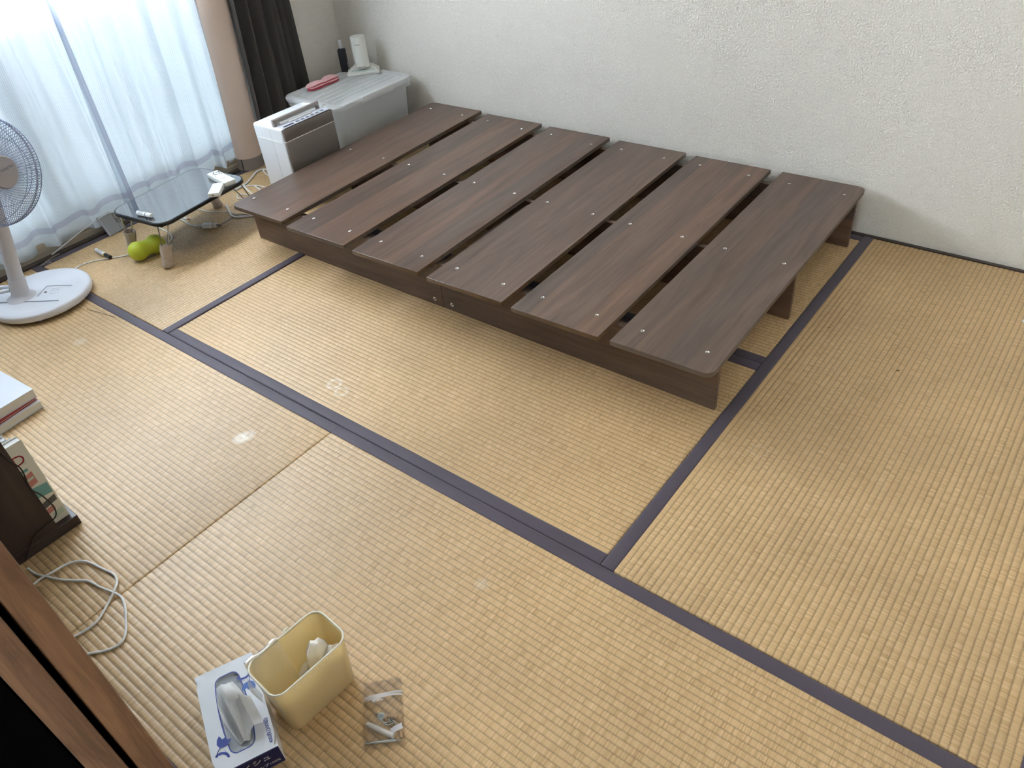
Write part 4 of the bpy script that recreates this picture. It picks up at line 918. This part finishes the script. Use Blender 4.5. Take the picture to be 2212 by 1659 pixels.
# top panel with slot (outer ring between carton outline and slot outline)
def slot_pts(off=0.0):
    L2, W2, rr = 0.086+off, 0.026+off, 0.013+off; pts = []
    for sx, sy, a0 in ((1,1,0), (-1,1,90), (-1,-1,180), (1,-1,270)):
        for k in range(7):
            a = math.radians(a0+15*k); x = sx*(L2-rr)+rr*math.cos(a); y = sy*(W2-rr)+rr*math.sin(a)
            pts.append((x, y))
    out = []
    for (x, y) in pts:
        k = 1 - (x/L2)**2; out.append((x, y*(0.80+0.24*k)))
    # add side points so long sides bow outward
    res = []
    n = len(out)
    for i in range(n):
        res.append(out[i]); a_ = out[i]; b_ = out[(i+1) % n]
        if abs(a_[0]-b_[0]) > 0.05:
            for q in range(1, 8):
                t_ = q/8; x = a_[0]+(b_[0]-a_[0])*t_; s_ = 1 if a_[1] > 0 else -1
                res.append((x, s_*W2*(0.80+0.24*(1-(x/L2)**2))))
    return res
SP = slot_pts(); SN = len(SP)
def outer_for(p):
    a_ = math.atan2(p[1]/hw_, p[0]/hl_); c_, s_ = math.cos(a_), math.sin(a_); k = 1/max(abs(c_), abs(s_)); return (hl_*c_*k, hw_*s_*k)
OP = [outer_for(p) for p in SP]
mb = MB(); mb.add([(p[0], p[1], THt) for p in OP] + [(p[0], p[1], THt) for p in SP] + [(p[0], p[1], THt-0.0055) for p in OP] + [(p[0], p[1], THt-0.0055) for p in SP],
       [(i, (i+1) % SN, SN+(i+1) % SN, SN+i) for i in range(SN)] + [(i, (i+1) % SN, 2*SN+(i+1) % SN, 2*SN+i) for i in range(SN)] + [(SN+i, SN+(i+1) % SN, 3*SN+(i+1) % SN, 3*SN+i) for i in range(SN)])
# corners of the carton outline
for sx in (-1, 1):
    for sy in (-1, 1): mb.add([(sx*hl_, sy*hw_, THt-0.0001), (sx*(hl_-0.012), sy*hw_, THt-0.0001), (sx*hl_, sy*(hw_-0.012), THt-0.0001)], [(0, 1, 2)])
mb.build('carton_top', M_box, tx, smooth=20)
SO = slot_pts(0.0022)
MB().add([(p[0], p[1], THt+0.0002) for p in SO] + [(p[0], p[1], THt+0.0002) for p in SP], [(i, (i+1) % SN, SN+(i+1) % SN, SN+i) for i in range(SN)]).build('slot_outline', M_blue, tx, smooth=0)
M_slotfilm = film('slot_film', (0.55, 0.60, 0.68), 0.35, rough=0.12, gloss=0.10)
MB().grid(lambda u, v: ((u-0.5)*0.168, (v-0.5)*0.048, THt-0.0035+0.0015*math.sin(u*23+v*5)*math.sin(v*PI)), 30, 6).build('slot_film', M_slotfilm, tx, smooth=180)
# navy end label
MB().box((hl_+0.0002, -hw_+0.0006, 0.001), (hl_+0.0008, hw_-0.0006, THt-0.001)).build('end_label', M_navy, tx, smooth=0)
MB().box((hl_-0.0006, -hw_+0.0006, THt+0.0001), (hl_+0.0008, hw_-0.0006, THt+0.0004)).build('end_label_edge', M_navy, tx, smooth=0)
M_wprint = pr('print_white', (0.80, 0.80, 0.76), 0.5)
text_mesh('ティシュ', 0.018, M_wprint, 'label_lettering', tx, (hl_+0.0011, 0.004, 0.037), (PI/2, 0, PI/2))
text_mesh('パルプ100%', 0.010, M_wprint, 'label_lettering', tx, (hl_+0.0011, 0.026, 0.014), (PI/2, 0, PI/2))
fr = MB()
for (y0, y1, z0, z1) in ((-0.050, -0.030, 0.044, 0.0455), (-0.050, -0.030, 0.026, 0.0275), (-0.050, -0.0485, 0.026, 0.0455), (-0.0315, -0.030, 0.026, 0.0455)): fr.box((hl_+0.0009, y0, z0), (hl_+0.0012, y1, z1))
fr.build('label_frame', M_wprint, tx, smooth=0)
text_mesh('400枚(200組)', 0.0098, M_blue, 'top_lettering', tx, (hl_-0.040, hw_-0.009, THt+0.0003), (0, 0, PI))
def tulip(cx_, cy_, rz, m1, flip):
    R_ = Matrix.Translation((cx_, cy_, THt+0.0003)) @ Matrix.Rotation(rz, 4, 'Z')
    def petal(ang, w, l, x0):
        pts = [(0, 0), (w*0.9, l*0.35), (w*0.75, l*0.72), (0.0, l), (-w*0.75, l*0.72), (-w*0.9, l*0.35)]
        c_, s_ = math.cos(ang), math.sin(ang); return [(x0+p[0]*c_-p[1]*s_, p[0]*s_+p[1]*c_) for p in pts]
    mbp = MB()
    for zi, (ang, w, l) in enumerate(((0.55, 0.0060, 0.025), (-0.55, 0.0060, 0.025), (0, 0.0064, 0.021))): mbp.poly(petal(ang, w, l, 0), 0.0002*zi, 0.0002*zi+0.0001)
    mbp.xf(R_).build('tulip_flower', m1, tx, smooth=0)
    st_ = MB().tube([(0, 0, 0.0001), (-0.001, -0.008, 0.0001), (0.001, -0.016, 0.0001)], 0.0007, 4); st_.xf(R_).build('tulip_stem', M_blue, tx)
    lf = MB()
    arc = [(0.013-0.015*math.cos(t), -0.017+0.012*math.sin(t)) for t in [0.2+k*0.25 for k in range(11)]]
    inn = [(p[0]*0.80+0.003+(0.0016 if k % 2 else -0.0012), p[1]*0.92-0.0050) for k, p in enumerate(arc)]
    lf.add([(p[0], p[1], 0.0001) for p in arc] + [(p[0], p[1], 0.0001) for p in inn], [(k, k+1, 12+k, 11+k) for k in range(10)])
    for q in range(3): lf.lathe([(0.0008, 0), (0.0008, 0.0002)], 8, c=(0.010+0.0034*q, -0.002-0.0016*q, 0))
    lf.xf(R_).build('tulip_leaf', M_blue, tx, smooth=0)
tulip(0.062, -0.040, math.radians(52), M_blue, False)
tulip(-0.050, 0.040, math.radians(-105), M_blue2, True)
# pulled tissue
M_tis = film('tissue_paper', (0.95, 0.95, 0.94), 0.06, rough=0.9, gloss=0.0, transl=0.35)
def ridge(v, c, w): return max(0.0, 1-abs(v-c)/w)
def tis(u, v):
    x = -0.066 + 0.140*u; spread = 0.005+0.021*math.sin(PI*min(1, 0.18+0.75*u))
    y = -0.010 + (v-0.42)*2*spread + 0.014*u
    e = math.sin(PI*min(1, 0.05+0.93*u))**0.8
    z = THt - 0.001 + e*(0.030*ridge(v, 0.34+0.10*u, 0.30) + 0.020*ridge(v, 0.74-0.12*u, 0.22)*(0.4+0.6*u) + 0.006*abs(math.sin(11*v+3*u)))
    return (x, y, z)
MB().grid(tis, 22, 30).build('tissue_sheet', M_tis, tx, smooth=40)
def tis2(u, v):
    a_ = -2.2 + 4.4*v; r_ = 0.006+0.013*u
    return (-0.050+0.050*u + 0.006*v, -0.004+0.016*u + r_*math.cos(a_), THt+0.016+0.024*math.sin(PI*(0.15+0.7*u))*0.8 + r_*math.sin(a_)*0.75)
MB().grid(tis2, 14, 16).build('tissue_fold', M_tis, tx, smooth=180)
def tis3(u, v):
    return (0.004+0.064*u - 0.012*v, 0.000+0.036*v+0.010*u, THt+0.002+0.040*(1-0.62*u)*ridge(v, 0.55, 0.55)+0.002*math.sin(14*u))
MB().grid(tis3, 12, 16).build('tissue_fold', M_tis, tx, smooth=40)

# ------------------------------------------------------------------ waste bin
BH = 0.150
R_ = [F(537, 1440, BH), F(680, 1324, BH), F(740, 1372, BH), F(597, 1502, BH)]
bc = sum(R_, Vector())/4; yv = ((R_[1]-R_[0])+(R_[2]-R_[3])); byaw = math.atan2(yv.y, yv.x)-PI/2
bin_ = thing('waste_bin', 'small cream plastic waste bin holding tissues beside the tissue box', 'bin', (bc.x, bc.y, 0), byaw)
M_cream = film('bin_cream', (1.0, 0.87, 0.56), 0.0, rough=0.35, gloss=0.02, transl=0.48)
M_creamrim = pr('bin_rim', (0.94, 0.90, 0.76), 0.35)
bwd, bln = 0.106, 0.172
def bl_(w, l, r, z): return at_z(rrect(w, l, r, 8), z)
shell(MB(), [bl_(bwd-0.024, bln-0.026, 0.016, 0.0006), bl_(bwd-0.018, bln-0.020, 0.018, 0.004), bl_(bwd-0.003, bln-0.003, 0.024, BH-0.004)], 0.0018).build('bin_body', M_cream, bin_, smooth=50)
MB().tube([(p[0]*0.992, p[1]*0.995, BH-0.002) for p in rrect(bwd, bln, 0.025, 8)], 0.0021, 8, closed=True).build('bin_rim', M_creamrim, bin_, smooth=60)
for q in range(22):
    y_ = -bln/2+0.034+q*0.0048
    MB().tube([(bwd/2-0.0018, y_, BH-0.012), (bwd/2-0.0048, y_, BH-0.042)], [0.0007, 0.0003], 4).build('side_rib', M_creamrim, bin_)
def crumple(name, label, loc, size, seed, mat, cat_='tissue', parent=None, sq=(1, 1, 1)):
    rnd = random.Random(seed); bm = bmesh.new(); bmesh.ops.create_icosphere(bm, subdivisions=3, radius=1)
    fr = [(Vector((rnd.uniform(-1,1), rnd.uniform(-1,1), rnd.uniform(-1,1))).normalized(), rnd.uniform(2, 7), rnd.uniform(0, 6)) for _ in range(7)]
    vs = []
    for v in bm.verts:
        d_ = 1 + sum(0.10*math.sin(f*v.co.dot(n)+p) for n, f, p in fr); d_ = 1-abs(1-d_)*0.9
        vs.append((v.co.x*d_*size*sq[0], v.co.y*d_*size*sq[1], v.co.z*d_*size*sq[2]))
    bm.verts.index_update(); m_ = MB().add(vs, [[v.index for v in f.verts] for f in bm.faces]); bm.free()
    o = m_.build(name, mat, None, smooth=60, loc=loc); return tag(o, label, cat_, 'tissues thrown in the bin')
def inbin(x, y, z): 
    p = Vector((bc.x, bc.y, 0)) + Matrix.Rotation(byaw, 3, 'Z') @ Vector((x, y, 0)); return (p.x, p.y, z)
M_tis2 = pr('tissue_used', (0.90, 0.86, 0.78), 0.9, bump=0.2, bscale=80)
crumple('crumpled_tissue', 'long crumpled tissue leaning up inside the bin', inbin(0.004, 0.034, 0.098), 0.034, 3, M_tis2, sq=(0.62, 0.85, 1.5))
crumple('crumpled_tissue', 'small crumpled tissue in the far corner of the bin', inbin(0.026, 0.055, 0.100), 0.020, 5, M_tis2, sq=(0.8, 1.1, 1.2))
crumple('crumpled_tissue', 'scrap of tissue at the bottom centre of the bin', inbin(-0.012, 0.010, 0.060), 0.018, 9, M_tis2, sq=(0.9, 1.3, 0.8))
M_bagfilm = film('bag_film', (0.97, 0.95, 0.90), 0.80, rough=0.12, gloss=0.08)
bf = thing('plastic_bag', 'clear plastic bag hanging over the edge of the bin', 'bag', inbin(-0.045, -0.03, 0), byaw)
def bagin(u, v):
    y = -0.050 + 0.075*u; s = v
    if s < 0.28:
        t_ = s/0.28; x = -0.0135+0.008*t_*0 - 0.006*(1-t_); z = BH-0.040+0.042*t_ + 0.002*math.sin(9*u)
    else:
        t_ = (s-0.28)/0.72; x = -0.006 + 0.045*t_ + 0.004*math.sin(8*u)*t_; z = BH+0.002 - 0.085*t_ + 0.006*math.sin(6*u+2)*t_
    return (x, y + 0.012*v*math.sin(4*u), z)
MB().grid(bagin, 22, 26).build('bag_film', M_bagfilm, bf, smooth=180)
def bagout(u, v): return (-0.010-0.004*v, 0.030+0.030*u+0.014*v, BH-0.004+0.012*math.sin(PI*u)-0.030*v*(1-0.4*u))
MB().grid(bagout, 8, 8).build('bag_corner', M_bagfilm, bf, smooth=180)
def bagdn(u, v): return (0.020+0.052*u, -0.064-0.004*math.sin(PI*v)-0.003*v, BH+0.002-0.060*v*(1-0.5*u))
MB().grid(bagdn, 8, 10).build('bag_flap', M_bagfilm, bf, smooth=180)

# ------------------------------------------------------------------ zip bag of spare screws
Z4 = [F(785, 1472), F(869, 1466), F(874, 1613), F(786, 1622)]
zc = sum(Z4, Vector())/4; dv_ = (Z4[0]+Z4[1]-Z4[2]-Z4[3])/2; zy = math.atan2(dv_.y, dv_.x)-PI/2; zl = dv_.length; zw = ((Z4[1]-Z4[0]).length+(Z4[2]-Z4[3]).length)/2
zb = thing('zip_bag', 'clear zip bag of spare hardware lying on the mat', 'bag', (zc.x, zc.y, 0), zy)
M_zip = film('zip_film', (1.0, 0.98, 0.95), 0.965, rough=0.06, gloss=0.02)
def zh(x, y):
    k = max(0, 1-(2*x/zw)**4)*max(0, 1-((y+0.018)/(zl*0.42))**4)
    return 0.0012 + 0.0125*max(0, k) + 0.0010*math.sin(90*x+40*y)*k
MB().grid(lambda u, v: ((u-0.5)*zw*(1+0.03*math.sin(6*v)), (v-0.5)*zl, zh((u-0.5)*zw, (v-0.5)*zl)), 24, 36).build('film_top', M_zip, zb, smooth=180)
MB().grid(lambda u, v: ((u-0.5)*zw, (v-0.5)*zl, 0.0009), 2, 2).build('film_bottom', M_zip, zb, smooth=0)
M_zs = film('zip_strip', (0.92, 0.93, 0.95), 0.35, rough=0.15, gloss=0.2)
for q, yy in enumerate((0.030, 0.0365)):
    MB().grid(lambda u, v: ((u-0.5)*zw*0.99, yy*zl/0.14 + (v-0.5)*0.0045 + 0.003*(u-0.5), zh((u-0.5)*zw, yy) + 0.0008), 20, 2).build('zip_strip', M_zs, zb, smooth=180)
Rz = Matrix.Rotation(zy, 3, 'Z')
def zp(u, v, z): return F(u, v, z)
def rod(name, label, cat_, pa, pb, r, mat, grp=None, head=None, prof=None):
    pa = Vector(pa); pb = Vector(pb); d_ = pb-pa; L_ = d_.length
    M4 = Vector((0, 0, 1)).rotation_difference(d_.normalized()).to_matrix().to_4x4()
    pf = prof if prof else ([(r*0.85, 0), (r, r*0.3), (r, L_-r*0.3), (r*0.85, L_)])
    if head: pf = [(head, 0), (head, 0.0014), (r, 0.0022), (r, L_-0.003), (r*0.3, L_)]
    o = MB().lathe(pf, 14).xf(M4).build(name, mat, None, smooth=40, loc=pa); return tag(o, label, cat_, grp)
M_dowel = pr('dowel_wood', (0.58, 0.40, 0.24), 0.6); M_zinc = pr('zinc_steel', (0.55, 0.60, 0.60), 0.25, metal=1.0); M_paperw = pr('paper_roll', (0.80, 0.77, 0.73), 0.7)
L_ = (zp(867, 1598, 0.006)-zp(790, 1607, 0.006)).length
rod('connector_bolt', 'long grey connector bolt along the bottom of the zip bag', 'bolt', zp(790, 1607, 0.0048), zp(867, 1598, 0.0048), 0.003, M_zinc, None,
    prof=[(0.0034, 0), (0.0034, 0.0008), (0.0014, 0.001), (0.0014, L_*0.13), (0.0033, L_*0.135), (0.0033, L_*0.86), (0.0014, L_*0.865), (0.0014, L_-0.001), (0.0034, L_-0.0008), (0.0034, L_)])
rod('glue_tube', 'white rolled glue tube inside the zip bag', 'tube', zp(792, 1564, 0.0070), zp(850, 1590, 0.0070), 0.0055, M_paperw, prof=[(0.0030, 0), (0.0048, 0.002), (0.0056, 0.02), (0.0060, 0.05), (0.0056, (zp(850, 1590, 0.007)-zp(792, 1564, 0.007)).length), (0.001, (zp(850, 1590, 0.007)-zp(792, 1564, 0.007)).length+0.0005)])
pc = zp(857, 1576, 0.0125)
o = MB().grid(lambda u, v: ((u-0.5)*0.024, (v-0.5)*0.011+0.004*u, 0.003*math.sin(PI*u)), 8, 3).build('paper_flap', pr('paper_flap_white', (0.80, 0.79, 0.84), 0.7), None, smooth=180, loc=pc, rot=(0.15, -0.1, 0.95)); tag(o, 'white paper tag on the glue tube in the zip bag', 'paper')
rod('wooden_dowel', 'pale wooden dowel lying behind the screws in the zip bag', 'dowel', zp(836, 1547, 0.0050), zp(858, 1549, 0.0050), 0.0038, M_dowel, 'dowels in the zip bag')
rod('wooden_dowel', 'pale wooden dowel at the right edge of the zip bag', 'dowel', zp(865, 1582, 0.0050), zp(867, 1594, 0.0050), 0.0038, M_dowel, 'dowels in the zip bag')
o = MB().lathe([(0.0072, 0), (0.0078, 0.0008), (0.0072, 0.0020), (0.004, 0.0026), (0.0005, 0.0022)], 24).build('cover_cap', pr('cap_bluish', (0.62, 0.70, 0.72), 0.25, metal=0.4), None, loc=zp(823, 1548, 0.0062), rot=(0.3, 0.1, 0)); tag(o, 'round silver cap on top of the screws in the zip bag', 'cap')
rnd = random.Random(4)
for i, (a_, b_) in enumerate((((821, 1553), (837, 1568)), ((812, 1543), (822, 1556)), ((828, 1563), (848, 1556)), ((841, 1555), (854, 1568)), ((846, 1554), (857, 1563)), ((836, 1567), (853, 1561)))):
    lb = ('short zinc screw slanting down below the round cap in the bag', 'short zinc screw left of the round cap in the bag', 'short zinc screw crossing right of the round cap', 'short zinc screw in the heap under the dowel', 'outermost zinc screw in the heap under the dowel', 'short zinc screw lying lowest in the heap under the dowel')[i]
    rod('zinc_screw', lb, 'screw', zp(*a_, 0.0045+0.0012*(i % 3)), zp(*b_, 0.0040+0.001*(i % 2)), 0.0013, M_zinc, 'screws in the zip bag', head=0.0032)

# white card at the right edge, seeds and specks
p = F(2206, 696, 0)
o = MB().bbox((0, 0, 0.0006), (0.10, 0.14, 0.004), 0.0015, 2).build('white_card', pr('card_white', (0.80, 0.80, 0.74), 0.5), None, loc=p, rot=(0, 0, math.radians(-8))); tag(o, 'white card lying on the mat at the right edge', 'card')
for (u, v, s, lb) in ((1936, 802, 0.005, 'tiny dark straw chip on the right hand mat'), (1788, 709, 0.003, 'small dark speck on the mat right of the bed'), (466, 572, 0.003, 'small dark crumb on the mat under the table')):
    q = F(u, v, 0.0)
    o = MB().lathe([(0.0003, 0), (s*0.25, s*0.5), (s*0.3, s), (0.0003, s*2)], 8).xf(Matrix.Translation((0, 0, s*0.3+0.001)) @ Matrix.Rotation(PI/2, 4, 'Y')).build('straw_chip', pr('chip_brown', (0.10, 0.05, 0.02), 0.7), None, loc=q, rot=(0, 0, 0.7)); tag(o, lb, 'chip')
